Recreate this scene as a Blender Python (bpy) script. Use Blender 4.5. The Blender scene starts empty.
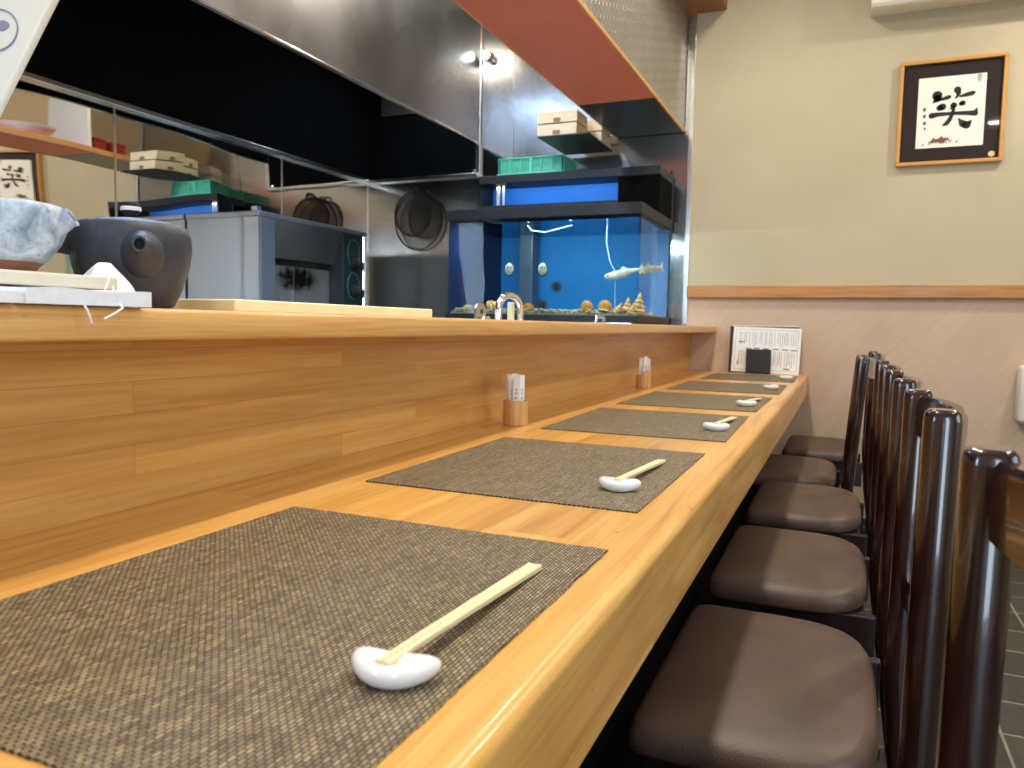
import bpy, bmesh, math, random
from mathutils import Vector, Matrix
random.seed(7)
S = bpy.context.scene
COL = S.collection
PI = math.pi

# ------------------------------------------------------------------ camera, world, light, exposure
CZ = 0.93535
cam_d = bpy.data.cameras.new('camera')
cam = bpy.data.objects.new('camera', cam_d)
COL.objects.link(cam)
cam_d.sensor_width = 36.0
cam_d.lens = 27.0
cam_d.clip_start = 0.02
cam_d.dof.use_dof = True
cam_d.dof.focus_distance = 1.1
cam_d.dof.aperture_fstop = 10.0
yaw, pitch, roll = math.radians(23.3734), math.radians(-4.4219), math.radians(-1.0822)
Rc = Matrix.Rotation(yaw, 3, 'Z') @ Matrix.Rotation(pitch, 3, 'X') @ Matrix.Rotation(roll, 3, 'Y')
r_, f_, u_ = Rc.col[0], Rc.col[1], Rc.col[2]
M4 = Matrix(((r_[0], u_[0], -f_[0], 0), (r_[1], u_[1], -f_[1], 0), (r_[2], u_[2], -f_[2], CZ), (0, 0, 0, 1)))
cam.matrix_world = M4
S.camera = cam

S.view_settings.view_transform = 'Standard'
S.view_settings.look = 'None'
S.view_settings.gamma = 1.0
S.view_settings.use_curve_mapping = False
S.view_settings.exposure = 0.1

wd = bpy.data.worlds.new('world')
S.world = wd
wd.use_nodes = True
bgn = wd.node_tree.nodes['Background']
bgn.inputs['Color'].default_value = (0.62, 0.78, 1.0, 1)
bgn.inputs['Strength'].default_value = 1.5


def area(name, loc, direction, sx, sy, power, color, spread=180):
    d = bpy.data.lights.new(name, 'AREA')
    d.shape = 'RECTANGLE'
    d.size, d.size_y = sx, sy
    d.energy = power
    d.color = color
    d.spread = math.radians(spread)
    o = bpy.data.objects.new(name, d)
    COL.objects.link(o)
    o.location = loc
    o.rotation_euler = Vector(direction).to_track_quat('-Z', 'Y').to_euler()
    return o


WARM = (1.0, 0.83, 0.62)
NEUT = (1.0, 0.93, 0.82)
COOL = (0.72, 0.86, 1.0)
# daylight through the window behind the camera and the one on the right
area('daylight_rear', (0.80, -1.75, 1.00), (0, 1, -0.02), 0.42, 1.9, 26, COOL)
area('daylight_rear_left', (-1.25, -1.75, 1.55), (0.1, 1, -0.1), 0.34, 1.1, 28, (0.58, 0.77, 1.0))
area('daylight_right', (2.35, 0.3, 1.5), (-1, 0, -0.1), 1.5, 1.2, 26, COOL)
# ceiling downlights over the counter and over the aisle
for yy, pw_ in ((-0.35, 15), (0.85, 15), (2.05, 14), (3.15, 9)):
    area('downlight_counter', (-0.42, yy, 2.68), (0, 0, -1), 0.12, 0.12, pw_, NEUT)
for yy, pw_ in ((0.4, 9), (1.9, 9), (3.30, 17)):
    area('downlight_aisle', (1.05, yy, 2.68), (0, 0, -1), 0.09, 0.09, pw_, NEUT)
# kitchen ceiling tube
area('kitchen_tube', (-1.55, 1.7, 2.68), (0, 0, -1), 0.08, 1.2, 50, (0.5, 0.72, 1.0))
area('kitchen_spot', (-1.62, 3.2, 2.68), (0, 0, -1), 0.10, 0.10, 10, WARM)
area('hood_fill', (-2.15, 3.70, 2.35), (0, -0.15, -1), 0.30, 0.05, 4.5, COOL)  # added fill behind the skirt, brightens the broiler's far side and end wall


# ------------------------------------------------------------------ helpers
class MB:
    """collects shapes and links them as ONE mesh object"""

    def __init__(self):
        self.bm = bmesh.new()

    def box(self, x0, x1, y0, y1, z0, z1, bev=0.0, seg=2, mat=None):
        pts = [(x0, y0, z0), (x1, y0, z0), (x1, y1, z0), (x0, y1, z0), (x0, y0, z1), (x1, y0, z1), (x1, y1, z1), (x0, y1, z1)]
        vs = [self.bm.verts.new(Vector(p) if mat is None else mat @ Vector(p)) for p in pts]
        fs = [self.bm.faces.new([vs[i] for i in q]) for q in ((0, 3, 2, 1), (4, 5, 6, 7), (0, 1, 5, 4), (1, 2, 6, 5), (2, 3, 7, 6), (3, 0, 4, 7))]
        if bev > 0:
            es = list({e for f in fs for e in f.edges})
            bmesh.ops.bevel(self.bm, geom=es, offset=bev, segments=seg, profile=0.5, affect='EDGES')
        return self

    def loft(self, rings, cap=True, closed=True):
        vr = [[self.bm.verts.new(p) for p in r] for r in rings]
        n = len(vr[0])
        for a, b in zip(vr[:-1], vr[1:]):
            for i in range(n if closed else n - 1):
                j = (i + 1) % n
                self.bm.faces.new((a[i], a[j], b[j], b[i]))
        if cap and closed:
            self.bm.faces.new(list(reversed(vr[0])))
            self.bm.faces.new(vr[-1])
        return self

    def tube(self, pts, rad, n=10, cap=True, flat=1.0):
        pts = [Vector(p) for p in pts]
        rads = rad if isinstance(rad, (list, tuple)) else [rad] * len(pts)
        rings = []
        prev = None
        for i, p in enumerate(pts):
            t = (pts[min(i + 1, len(pts) - 1)] - pts[max(i - 1, 0)]).normalized()
            if prev is None:
                a = Vector((0, 0, 1)) if abs(t.z) < 0.9 else Vector((1, 0, 0))
                u = t.cross(a).normalized()
            else:
                u = (prev - t * prev.dot(t)).normalized()
            prev = u
            v = t.cross(u).normalized()
            rings.append([p + (u * math.cos(2 * PI * k / n) + v * math.sin(2 * PI * k / n) * flat) * rads[i] for k in range(n)])
        return self.loft(rings, cap)

    def lathe(self, prof, c=(0, 0, 0), n=40, mat=None, cap=True):
        """prof: (radius, z) from bottom to top"""
        c = Vector(c)
        rings = []
        for r, z in prof:
            ring = []
            for k in range(n):
                a = 2 * PI * k / n
                p = Vector((r * math.cos(a), r * math.sin(a), z))
                if mat is not None:
                    p = mat @ p
                ring.append(p + c)
            rings.append(ring)
        return self.loft(rings, cap)

    def poly(self, pts, thick=None):
        vs = [self.bm.verts.new(p) for p in pts]
        f = self.bm.faces.new(vs)
        if thick is not None:
            r = bmesh.ops.extrude_face_region(self.bm, geom=[f])
            bmesh.ops.translate(self.bm, vec=Vector(thick), verts=[v for v in r['geom'] if isinstance(v, bmesh.types.BMVert)])
        return self

    def build(self, name, mat, parent=None, smooth=False, fix=True, ang=40):
        if fix:
            bmesh.ops.recalc_face_normals(self.bm, faces=self.bm.faces)
        me = bpy.data.meshes.new(name)
        self.bm.to_mesh(me)
        self.bm.free()
        o = bpy.data.objects.new(name, me)
        COL.objects.link(o)
        if mat is not None:
            me.materials.append(mat)
        if smooth:
            for p in me.polygons:
                p.use_smooth = True
            me.set_sharp_from_angle(angle=math.radians(ang))
        if parent is not None:
            o.parent = parent
        return o


def tag(o, label=None, cat=None, group=None, kind=None):
    if label: o['label'] = label
    if cat: o['category'] = cat
    if group: o['group'] = group
    if kind: o['kind'] = kind
    return o


def empty(name, loc, rz=0.0):
    o = bpy.data.objects.new(name, None)
    o.empty_display_size = 0.05
    COL.objects.link(o)
    o.location = loc
    o.rotation_euler = (0, 0, rz)
    return o


def struct(o):
    o['kind'] = 'structure'
    return o


def children(o):
    return list(o.children)


def copy_tree(o, parent=None):
    c = o.copy()
    COL.objects.link(c)
    if parent is not None:
        c.parent = parent
    for ch in children(o):
        copy_tree(ch, c)
    return c


# ------------------------------------------------------------------ materials
class NT:
    def __init__(self, name):
        self.m = bpy.data.materials.new(name)
        self.m.use_nodes = True
        self.t = self.m.node_tree
        self.b = self.t.nodes['Principled BSDF']
        self.out = self.t.nodes['Material Output']

    def n(self, typ, **kw):
        nd = self.t.nodes.new(typ)
        for k, v in kw.items():
            setattr(nd, k, v)
        return nd

    def l(self, a, b):
        self.t.links.new(a, b)

    def coords(self, swap=None, scale=(1, 1, 1), rot=(0, 0, 0)):
        tc = self.n('ShaderNodeTexCoord')
        o = tc.outputs['Object']
        if swap:
            s = self.n('ShaderNodeSeparateXYZ')
            self.l(o, s.inputs[0])
            c = self.n('ShaderNodeCombineXYZ')
            for i, ax in enumerate(swap):
                if len(ax) == 1:
                    self.l(s.outputs[ax.upper()], c.inputs[i])
                else:
                    ad = self.n('ShaderNodeMath', operation='ADD')
                    self.l(s.outputs[ax[0].upper()], ad.inputs[0])
                    self.l(s.outputs[ax[1].upper()], ad.inputs[1])
                    self.l(ad.outputs[0], c.inputs[i])
            o = c.outputs[0]
        mp = self.n('ShaderNodeMapping')
        mp.inputs['Scale'].default_value = scale
        mp.inputs['Rotation'].default_value = rot
        self.l(o, mp.inputs['Vector'])
        return mp.outputs[0]

    def noise(self, vec, scale, detail=4, rough=0.55, dist=0.0):
        nd = self.n('ShaderNodeTexNoise')
        nd.inputs['Scale'].default_value = scale
        nd.inputs['Detail'].default_value = detail
        nd.inputs['Roughness'].default_value = rough
        nd.inputs['Distortion'].default_value = dist
        self.l(vec, nd.inputs['Vector'])
        return nd.outputs['Fac']

    def ramp(self, fac, stops):
        nd = self.n('ShaderNodeValToRGB')
        el = nd.color_ramp.elements
        while len(el) < len(stops):
            el.new(0.5)
        for e, (p, c) in zip(el, stops):
            e.position = p
            e.color = (*c, 1) if len(c) == 3 else c
        self.l(fac, nd.inputs[0])
        return nd.outputs['Color']

    def mix(self, a, b, fac, blend='MIX'):
        nd = self.n('ShaderNodeMix', data_type='RGBA', blend_type=blend)
        for sock, v in ((nd.inputs[0], fac), (nd.inputs[6], a), (nd.inputs[7], b)):
            if hasattr(v, 'is_linked'):
                self.l(v, sock)
            elif isinstance(v, (int, float)):
                sock.default_value = v
            else:
                sock.default_value = (*v, 1)
        return nd.outputs[2]

    def bump(self, h, strength=0.2, dist=0.01):
        nd = self.n('ShaderNodeBump')
        nd.inputs['Strength'].default_value = strength
        nd.inputs['Distance'].default_value = dist
        self.l(h, nd.inputs['Height'])
        self.l(nd.outputs[0], self.b.inputs['Normal'])

    def set(self, **kw):
        for k, v in kw.items():
            s = self.b.inputs[k.replace('_', ' ')]
            if hasattr(v, 'is_linked'):
                self.l(v, s)
            elif isinstance(v, tuple):
                s.default_value = (*v, 1)
            else:
                s.default_value = v
        return self


def srgb(r, g, b):
    f = lambda c: (c / 255 / 12.92) if c / 255 <= 0.04045 else ((c / 255 + 0.055) / 1.055) ** 2.4
    return (f(r), f(g), f(b))


def plain(name, col, rough=0.5, metal=0.0, var=0.08, scale=40, bump=0.0, coat=0.0):
    t = NT(name)
    v = t.coords()
    nz = t.noise(v, scale)
    c = t.ramp(nz, [(0.25, tuple(x * (1 - var) for x in col)), (0.75, tuple(min(1, x * (1 + var)) for x in col))])
    t.set(Base_Color=c, Roughness=rough, Metallic=metal)
    if coat:
        t.set(Coat_Weight=coat, Coat_Roughness=0.05)
    if bump:
        t.bump(nz, bump, 0.002)
    return t.m


def wood(name, swap, base, dark, light, bw, rh, rough=0.3, coat=0.0, stave=1.0, mortar=0.00035, knots=True):
    t = NT(name)
    v = t.coords(swap)
    br = t.n('ShaderNodeTexBrick')
    br.offset = 0.37
    br.inputs['Scale'].default_value = 1.0
    br.inputs['Brick Width'].default_value = bw
    br.inputs['Row Height'].default_value = rh
    br.inputs['Mortar Size'].default_value = mortar
    br.inputs['Mortar Smooth'].default_value = 0.3
    br.inputs['Color1'].default_value = (0, 0, 0, 1)
    br.inputs['Color2'].default_value = (1, 1, 1, 1)
    br.inputs['Mortar'].default_value = (0.3, 0.3, 0.3, 1)
    t.l(v, br.inputs['Vector'])
    # grain stretched along the stave, displaced per stave
    sep = t.n('ShaderNodeVectorMath', operation='MULTIPLY_ADD')
    t.l(br.outputs['Color'], sep.inputs[0])
    sep.inputs[1].default_value = (3, 3, 3)
    t.l(v, sep.inputs[2])
    mp = t.n('ShaderNodeMapping')
    mp.inputs['Scale'].default_value = (2.2, 42, 42)
    t.l(sep.outputs[0], mp.inputs['Vector'])
    g1 = t.noise(mp.outputs[0], 1.0, 6, 0.6, 0.6)
    mp2 = t.n('ShaderNodeMapping')
    mp2.inputs['Scale'].default_value = (9, 320, 320)
    t.l(sep.outputs[0], mp2.inputs['Vector'])
    g2 = t.noise(mp2.outputs[0], 1.0, 3, 0.5)
    c1 = t.ramp(g1, [(0.28, dark), (0.5, base), (0.74, light)])
    c2 = t.mix(c1, dark, t.ramp(g2, [(0.5, (0, 0, 0)), (0.75, (0.45, 0.45, 0.45))]))
    tone = t.ramp(br.outputs['Color'], [(0, tuple([1 - 0.22 * stave] * 3)), (1, tuple([1 + 0.0 * stave] * 3))])
    c3 = t.mix(c2, tone, 1.0, 'MULTIPLY')
    if knots:
        vo = t.n('ShaderNodeTexVoronoi')
        mpk = t.n('ShaderNodeMapping')
        mpk.inputs['Scale'].default_value = (12, 22, 22)
        t.l(v, mpk.inputs['Vector'])
        vo.inputs['Scale'].default_value = 1.0
        t.l(mpk.outputs[0], vo.inputs['Vector'])
        kn = t.ramp(vo.outputs['Distance'], [(0.02, (0.8, 0.8, 0.8)), (0.055, (0, 0, 0))])
        c3 = t.mix(c3, tuple(x * 0.35 for x in dark), kn)
    c4 = t.mix(c3, tuple(x * 0.75 for x in dark), br.outputs['Fac'])
    t.set(Base_Color=c4, Roughness=rough)
    if coat:
        t.set(Coat_Weight=coat, Coat_Roughness=0.12)
    t.bump(g2, 0.05, 0.001)
    return t.m


def steel(name, col, rough, scratch=0.15, axis='z', wav=0.0, blotch=0.0):
    """brushed / polished stainless; scratches run along the given axis"""
    t = NT(name)
    sc = {'z': (260, 260, 3), 'y': (260, 3, 260), 'x': (3, 260, 260)}[axis]
    v = t.coords(scale=sc)
    nz = t.noise(v, 1.0, 3)
    v2 = t.coords()
    n2 = t.noise(v2, 2.2, 2, 0.5)
    c = t.ramp(n2, [(0.3, tuple(x * (1 - blotch) for x in col)), (0.7, col)])
    rr = t.n('ShaderNodeMapRange')
    rr.inputs['To Min'].default_value = rough * 0.7
    rr.inputs['To Max'].default_value = rough * 1.4
    t.l(n2, rr.inputs['Value'])
    t.set(Base_Color=c, Metallic=1.0, Roughness=rr.outputs[0])
    if wav:
        n3 = t.noise(v2, 1.3, 1, 0.4)
        b1 = t.n('ShaderNodeBump')
        b1.inputs['Strength'].default_value = 1.0
        b1.inputs['Distance'].default_value = wav
        t.l(n3, b1.inputs['Height'])
        b2 = t.n('ShaderNodeBump')
        b2.inputs['Strength'].default_value = scratch
        b2.inputs['Distance'].default_value = 0.001
        t.l(nz, b2.inputs['Height'])
        t.l(b1.outputs[0], b2.inputs['Normal'])
        t.l(b2.outputs[0], t.b.inputs['Normal'])
    elif scratch:
        t.bump(nz, scratch, 0.001)
    return t.m


def emissive(name, col, strength):
    t = NT(name)
    t.set(Base_Color=(0.8, 0.8, 0.8), Emission_Color=col, Emission_Strength=strength)
    return t.m


def clear(name, tint, gloss=0.08, rough=0.0):
    t = NT(name)
    t.t.nodes.remove(t.b)
    tr = t.n('ShaderNodeBsdfTransparent')
    tr.inputs[0].default_value = (*tint, 1)
    gl = t.n('ShaderNodeBsdfGlossy')
    gl.inputs['Roughness'].default_value = rough
    fr = t.n('ShaderNodeLayerWeight')
    pw = t.n('ShaderNodeMath', operation='POWER')
    t.l(fr.outputs['Facing'], pw.inputs[0])
    pw.inputs[1].default_value = 5.0
    ad = t.n('ShaderNodeMath', operation='MULTIPLY_ADD')
    t.l(pw.outputs[0], ad.inputs[0])
    ad.inputs[1].default_value = 0.7 * gloss / 0.08
    ad.inputs[2].default_value = 0.04 * gloss / 0.08
    mx = t.n('ShaderNodeMixShader')
    t.l(ad.outputs[0], mx.inputs[0])
    t.l(tr.outputs[0], mx.inputs[1])
    t.l(gl.outputs[0], mx.inputs[2])
    t.l(mx.outputs[0], t.out.inputs['Surface'])
    return t.m


MW_top = wood('oak_counter', ('y', 'xz', 'z'), srgb(230, 174, 92), srgb(202, 138, 62), srgb(242, 196, 116), 1.15, 0.095, 0.30, 0.25, 0.8)
MW_panel = wood('oak_panel', ('y', 'z', 'x'), srgb(216, 162, 88), srgb(194, 136, 68), srgb(226, 178, 104), 0.62, 0.036, 0.38, 0.12, 0.55)
MW_ledge = wood('oak_ledge', ('y', 'xz', 'z'), srgb(224, 172, 104), srgb(198, 140, 78), srgb(236, 190, 124), 1.6, 0.2, 0.35, 0.15, 0.3)
MW_rail = wood('rail_wood', ('x', 'z', 'y'), srgb(190, 132, 74), srgb(150, 94, 46), srgb(206, 150, 90), 3.0, 0.2, 0.4, 0.1, 0.2, knots=False)
M_beam = MW_beam = plain('beam_wood', srgb(150, 100, 62), 0.5, var=0.1, scale=14)
MW_edge = plain('pale_edge_wood', srgb(205, 150, 88), 0.4, var=0.12, scale=30)
MW_board = plain('cutting_board_wood', srgb(236, 220, 178), 0.6, var=0.06, scale=25)
MW_bamboo = wood('bamboo', ('z', 'xy', 'y'), srgb(222, 178, 122), srgb(206, 156, 98), srgb(232, 194, 142), 4, 0.02, 0.4, 0.1, 0.2, knots=False)
MW_stick = plain('chopstick_wood', srgb(238, 218, 176), 0.55, var=0.05, scale=60)
MW_tray = plain('tray_wood', srgb(226, 208, 172), 0.6, var=0.08, scale=20)
M_rail_gold = plain('frame_gold_wood', srgb(205, 152, 78), 0.35, var=0.08, scale=40)


def wall_paper():
    t = NT('beige_wallpaper')
    v = t.coords(scale=(1, 1, 1))
    n1 = t.noise(v, 2.0, 3)
    v2 = t.coords(scale=(300, 300, 60))
    n2 = t.noise(v2, 1.0, 2)
    c = t.ramp(n1, [(0.3, srgb(188, 176, 148)), (0.7, srgb(198, 187, 160))])
    t.set(Base_Color=c, Roughness=0.85)
    t.bump(n2, 0.12, 0.001)
    return t.m


def plaster():
    t = NT('trowelled_plaster')
    v_ = t.coords(rot=(0, math.radians(48), 0))
    mpp = t.n('ShaderNodeMapping')
    mpp.inputs['Scale'].default_value = (3.5, 3.5, 40)
    t.l(v_, mpp.inputs['Vector'])
    n1 = t.noise(mpp.outputs[0], 1.0, 4, 0.6, 0.5)
    v0 = t.coords()
    n0 = t.noise(v0, 3.0, 4)
    c = t.mix(t.ramp(n1, [(0.3, srgb(200, 173, 150)), (0.7, srgb(212, 187, 164))]), t.ramp(n0, [(0.3, srgb(194, 166, 140)), (0.7, srgb(216, 190, 164))]), 0.35)
    t.set(Base_Color=c, Roughness=0.85)
    t.bump(n1, 0.2, 0.003)
    return t.m


M_paper_wall = wall_paper()
M_plaster = plaster()
M_ceiling = plain('white_ceiling', srgb(225, 218, 204), 0.9, var=0.03, scale=8)
M_mirror = steel('polished_steel', (0.66, 0.65, 0.62), 0.016, 0.004, 'z', 0.014)
M_brushed = steel('brushed_steel', (0.64, 0.68, 0.75), 0.25, 0.05, 'z', 0.02, 0.35)
M_endsteel = steel('end_wall_steel', (0.62, 0.62, 0.61), 0.13, 0.10, 'z', 0.008, 0.25)
M_broiler = steel('broiler_steel', (0.60, 0.61, 0.63), 0.30, 0.10, 'z', 0.0, 0.1)
M_strip = steel('steel_strip', (0.72, 0.71, 0.69), 0.2, 0.05, 'y')
M_chrome = steel('chrome', (0.85, 0.85, 0.87), 0.06, 0.0)
M_black = plain('soot_and_shade_black', (0.0015, 0.0015, 0.0018), 0.9, var=0.3, scale=6)
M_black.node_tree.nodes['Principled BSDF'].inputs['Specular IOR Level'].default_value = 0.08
M_blackpl = plain('black_plastic', (0.006, 0.006, 0.006), 0.55, var=0.2, scale=30)
M_blackmat = plain('matt_black', (0.02, 0.021, 0.023), 0.55, var=0.15, scale=30)
M_iron = plain('black_iron_wire', (0.018, 0.017, 0.016), 0.4, 0.7, var=0.3, scale=60)
M_redboard = plain('red_brown_board', srgb(214, 118, 84), 0.5, var=0.06, scale=6)
M_tan = plain('tan_board', srgb(170, 146, 108), 0.6, var=0.05, scale=6)
M_white = plain('white_porcelain', srgb(240, 240, 240), 0.12, var=0.01, scale=10, coat=0.5)
M_whitepl = plain('white_plastic', srgb(232, 228, 214), 0.4, var=0.02, scale=10)
M_whitecl = plain('white_cloth', srgb(232, 236, 242), 0.9, var=0.05, scale=90, bump=0.3)
M_paper = plain('white_paper', srgb(244, 244, 242), 0.8, var=0.02, scale=50)
M_washi = plain('cream_art_paper', srgb(252, 247, 234), 0.8, var=0.03, scale=12)
M_ink = plain('black_ink', (0.012, 0.012, 0.012), 0.7, var=0.2)
M_greyink = plain('grey_ink', srgb(120, 116, 112), 0.8, var=0.1)
M_blueink = plain('grey_blue_ink', srgb(140, 140, 158), 0.8, var=0.1)
M_redink = plain('red_ink', srgb(170, 60, 45), 0.8, var=0.1)
M_brownink = plain('brown_ink', srgb(120, 82, 58), 0.8, var=0.35, scale=120)
M_greenink = plain('pale_teal_ink', srgb(168, 192, 184), 0.8, var=0.1)
M_mount = plain('dark_mount_cloth', srgb(34, 15, 16), 0.8, var=0.1, scale=80)
M_teal = plain('teal_plastic', srgb(92, 204, 174), 0.45, var=0.06, scale=20)
M_blue = plain('blue_backing', (0.012, 0.22, 0.55), 0.6, var=0.08, scale=5)
M_blue2 = plain('bright_blue_backing', (0.001, 0.17, 0.72), 0.6, var=0.05, scale=5)
M_darkwood = plain('dark_lacquered_wood', srgb(38, 15, 10), 0.22, var=0.35, scale=25, coat=0.8)
M_apron = plain('dark_apron_wood', srgb(30, 17, 16), 0.45, var=0.2, scale=25, coat=0.1)
M_glass = clear('tank_glass', (0.93, 0.97, 0.98), 0.028)
M_water = clear('sea_water', (0.82, 0.93, 0.97), 0.0)
M_pictureglass = clear('picture_glass', (0.99, 0.99, 0.99), 0.012, 0.03)
M_windowglass = clear('window_glass', (0.95, 0.97, 0.98), 0.08)


def leather():
    t = NT('brown_vinyl')
    v = t.coords()
    vo = t.n('ShaderNodeTexVoronoi')
    vo.inputs['Scale'].default_value = 380
    t.l(v, vo.inputs['Vector'])
    n1 = t.noise(v, 14, 4)
    c = t.ramp(n1, [(0.3, srgb(78, 60, 50)), (0.7, srgb(90, 70, 58))])
    t.set(Base_Color=c, Roughness=0.42)
    t.bump(vo.outputs['Distance'], 0.25, 0.0012)
    return t.m


def woven():
    t = NT('woven_vinyl')
    v = t.coords(('y', 'x', 'z'))
    br = t.n('ShaderNodeTexBrick')
    br.offset = 0.5
    for k, val in (('Scale', 1.0), ('Brick Width', 0.0062), ('Row Height', 0.0030), ('Mortar Size', 0.0009), ('Mortar Smooth', 0.6)):
        br.inputs[k].default_value = val
    br.inputs['Color1'].default_value = (*srgb(196, 174, 132), 1)
    br.inputs['Color2'].default_value = (*srgb(138, 120, 90), 1)
    br.inputs['Mortar'].default_value = (*srgb(38, 32, 28), 1)
    t.l(v, br.inputs['Vector'])
    mp = t.n('ShaderNodeMapping')
    mp.inputs['Scale'].default_value = (14, 240, 1)
    t.l(v, mp.inputs['Vector'])
    n1 = t.noise(mp.outputs[0], 1.0, 2)
    mp2 = t.n('ShaderNodeMapping')
    mp2.inputs['Scale'].default_value = (240, 22, 1)
    t.l(v, mp2.inputs['Vector'])
    n2 = t.noise(mp2.outputs[0], 1.0, 2)
    k1 = t.ramp(n1, [(0.32, (0.5, 0.5, 0.5)), (0.68, (1.1, 1.1, 1.1))])
    k2 = t.ramp(n2, [(0.3, (0.68, 0.68, 0.68)), (0.7, (1.1, 1.1, 1.1))])
    c = t.mix(t.mix(br.outputs['Color'], k1, 0.8, 'MULTIPLY'), k2, 0.7, 'MULTIPLY')
    t.set(Base_Color=c, Roughness=0.6)
    t.bump(br.outputs['Fac'], -0.4, 0.001)
    return t.m


def fascia_mat():
    t = NT('embossed_steel')
    v = t.coords(('y', 'z', 'x'), rot=(0, 0, math.radians(28)))
    br = t.n('ShaderNodeTexBrick')
    br.offset = 0.5
    for k, val in (('Scale', 1.0), ('Brick Width', 0.060), ('Row Height', 0.030), ('Mortar Size', 0.006), ('Mortar Smooth', 1.0)):
        br.inputs[k].default_value = val
    t.l(v, br.inputs['Vector'])
    n1 = t.noise(t.coords(), 7.0, 4)
    c = t.ramp(n1, [(0.3, (0.42, 0.40, 0.35)), (0.7, (0.52, 0.50, 0.45))])
    c2 = t.mix(c, (0.25, 0.24, 0.21), t.ramp(br.outputs['Fac'], [(0, (0, 0, 0)), (1, (0.9, 0.9, 0.9))]))
    t.set(Base_Color=c2, Metallic=0.85, Roughness=0.42)
    t.bump(br.outputs['Fac'], 0.6, 0.004)
    return t.m


def tile_mat():
    t = NT('dark_floor_tile')
    v = t.coords()
    br = t.n('ShaderNodeTexBrick')
    br.offset = 0.0
    for k, val in (('Scale', 1.0), ('Brick Width', 0.2), ('Row Height', 0.197), ('Mortar Size', 0.004), ('Mortar Smooth', 0.2)):
        br.inputs[k].default_value = val
    br.inputs['Color1'].default_value = (*srgb(56, 58, 54), 1)
    br.inputs['Color2'].default_value = (*srgb(70, 70, 64), 1)
    br.inputs['Mortar'].default_value = (*srgb(150, 146, 132), 1)
    t.l(v, br.inputs['Vector'])
    n1 = t.noise(v, 18, 5)
    c = t.mix(br.outputs['Color'], t.ramp(n1, [(0.3, (0.6, 0.6, 0.6)), (0.7, (1, 1, 1))]), 0.7, 'MULTIPLY')
    t.set(Base_Color=c, Roughness=0.5)
    t.bump(n1, 0.15, 0.003)
    return t.m


def clay(name, c1, c2, c3, scale, rough, bump):
    t = NT(name)
    v = t.coords()
    n1 = t.noise(v, scale, 6, 0.65, 0.8)
    n2 = t.noise(v, scale * 5, 3)
    c = t.ramp(n1, [(0.3, c1), (0.5, c2), (0.68, c3)])
    c = t.mix(c, tuple(x * 0.5 for x in c1), t.ramp(n2, [(0.55, (0, 0, 0)), (0.8, (0.5, 0.5, 0.5))]))
    t.set(Base_Color=c, Roughness=rough)
    t.bump(n1, bump, 0.004)
    return t.m


def burnt():
    t = NT('scorched_steel')
    v = t.coords()
    g = t.n('ShaderNodeTexGradient', gradient_type='SPHERICAL')
    mp = t.n('ShaderNodeMapping')
    mp.inputs['Location'].default_value = (0, -2.93 * 4.5, -1.13 * 11)
    mp.inputs['Scale'].default_value = (0, 4.5, 11)
    t.l(v, mp.inputs['Vector'])
    t.l(mp.outputs[0], g.inputs['Vector'])
    n1 = t.noise(v, 30, 5)
    ml = t.n('ShaderNodeMath', operation='MULTIPLY')
    t.l(g.outputs['Fac'], ml.inputs[0])
    t.l(n1, ml.inputs[1])
    c = t.ramp(ml.outputs[0], [(0.12, (0.5, 0.5, 0.49)), (0.32, (0.02, 0.018, 0.015))])
    t.set(Base_Color=c, Roughness=0.35, Metallic=0.8)
    return t.m


M_hose = plain('cloudy_hose', srgb(150, 165, 175), 0.4)
M_vinyl = leather()
M_woven = woven()
M_fascia = fascia_mat()
M_tile = tile_mat()
M_darkclay = clay('dark_iron_clay', srgb(34, 37, 45), srgb(50, 54, 65), srgb(64, 69, 82), 12, 0.5, 0.25)
M_greyclay = clay('white_glazed_clay', srgb(104, 122, 146), srgb(168, 186, 208), srgb(216, 226, 240), 26, 0.4, 0.9)
M_redclay = clay('bare_red_clay', srgb(120, 76, 62), srgb(150, 100, 82), srgb(160, 112, 94), 20, 0.8, 0.3)
M_burnt = burnt()
M_shell = clay('tan_shell', srgb(186, 122, 60), srgb(232, 176, 100), srgb(248, 214, 150), 24, 0.6, 0.3)
M_orange = clay('orange_shell', srgb(200, 110, 30), srgb(236, 156, 60), srgb(248, 190, 100), 30, 0.6, 0.3)
M_foot = clay('pale_shellfish', srgb(150, 140, 120), srgb(214, 200, 176), srgb(234, 226, 208), 30, 0.6, 0.3)
M_urchin = plain('urchin', srgb(44, 44, 56), 0.6, var=0.3, scale=40)
M_fish = clay('fish_skin', srgb(120, 110, 90), srgb(190, 178, 150), srgb(216, 208, 186), 18, 0.4, 0.1)
M_gravel = clay('gravel', srgb(110, 90, 64), srgb(170, 146, 110), srgb(206, 186, 150), 60, 0.8, 0.5)
M_lamp = emissive('lamp_lens', (0.70, 0.86, 1.0), 14)

# ------------------------------------------------------------------ the setting
FL = -0.05
XL, XR, YB, YF, ZC = -2.707, 2.2, -1.6, 4.0, 2.72
XS = -0.758          # where the steel cladding of the far wall ends
struct(MB().box(XL - .1, XR + .1, YB - .1, YF + .1, FL - .1, FL).build('floor', M_tile))
struct(MB().box(XL - .1, XR + .1, YB - .1, YF + .1, ZC, ZC + .1).build('ceiling', M_ceiling))
struct(MB().box(XL - .1, XL, YB - .1, YF + .1, FL, ZC).build('wall_left', M_mirror))
struct(MB().box(XS, XR + .1, YF, YF + .1, 1.12, ZC).build('wall_far', M_paper_wall))
struct(MB().box(XS, XR + .1, YF, YF + .1, FL, 1.12).build('wall_far_lower', M_plaster))
struct(MB().box(XL - .1, XS, YF, YF + .1, FL, ZC).build('wall_far_kitchen', M_endsteel))
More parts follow.
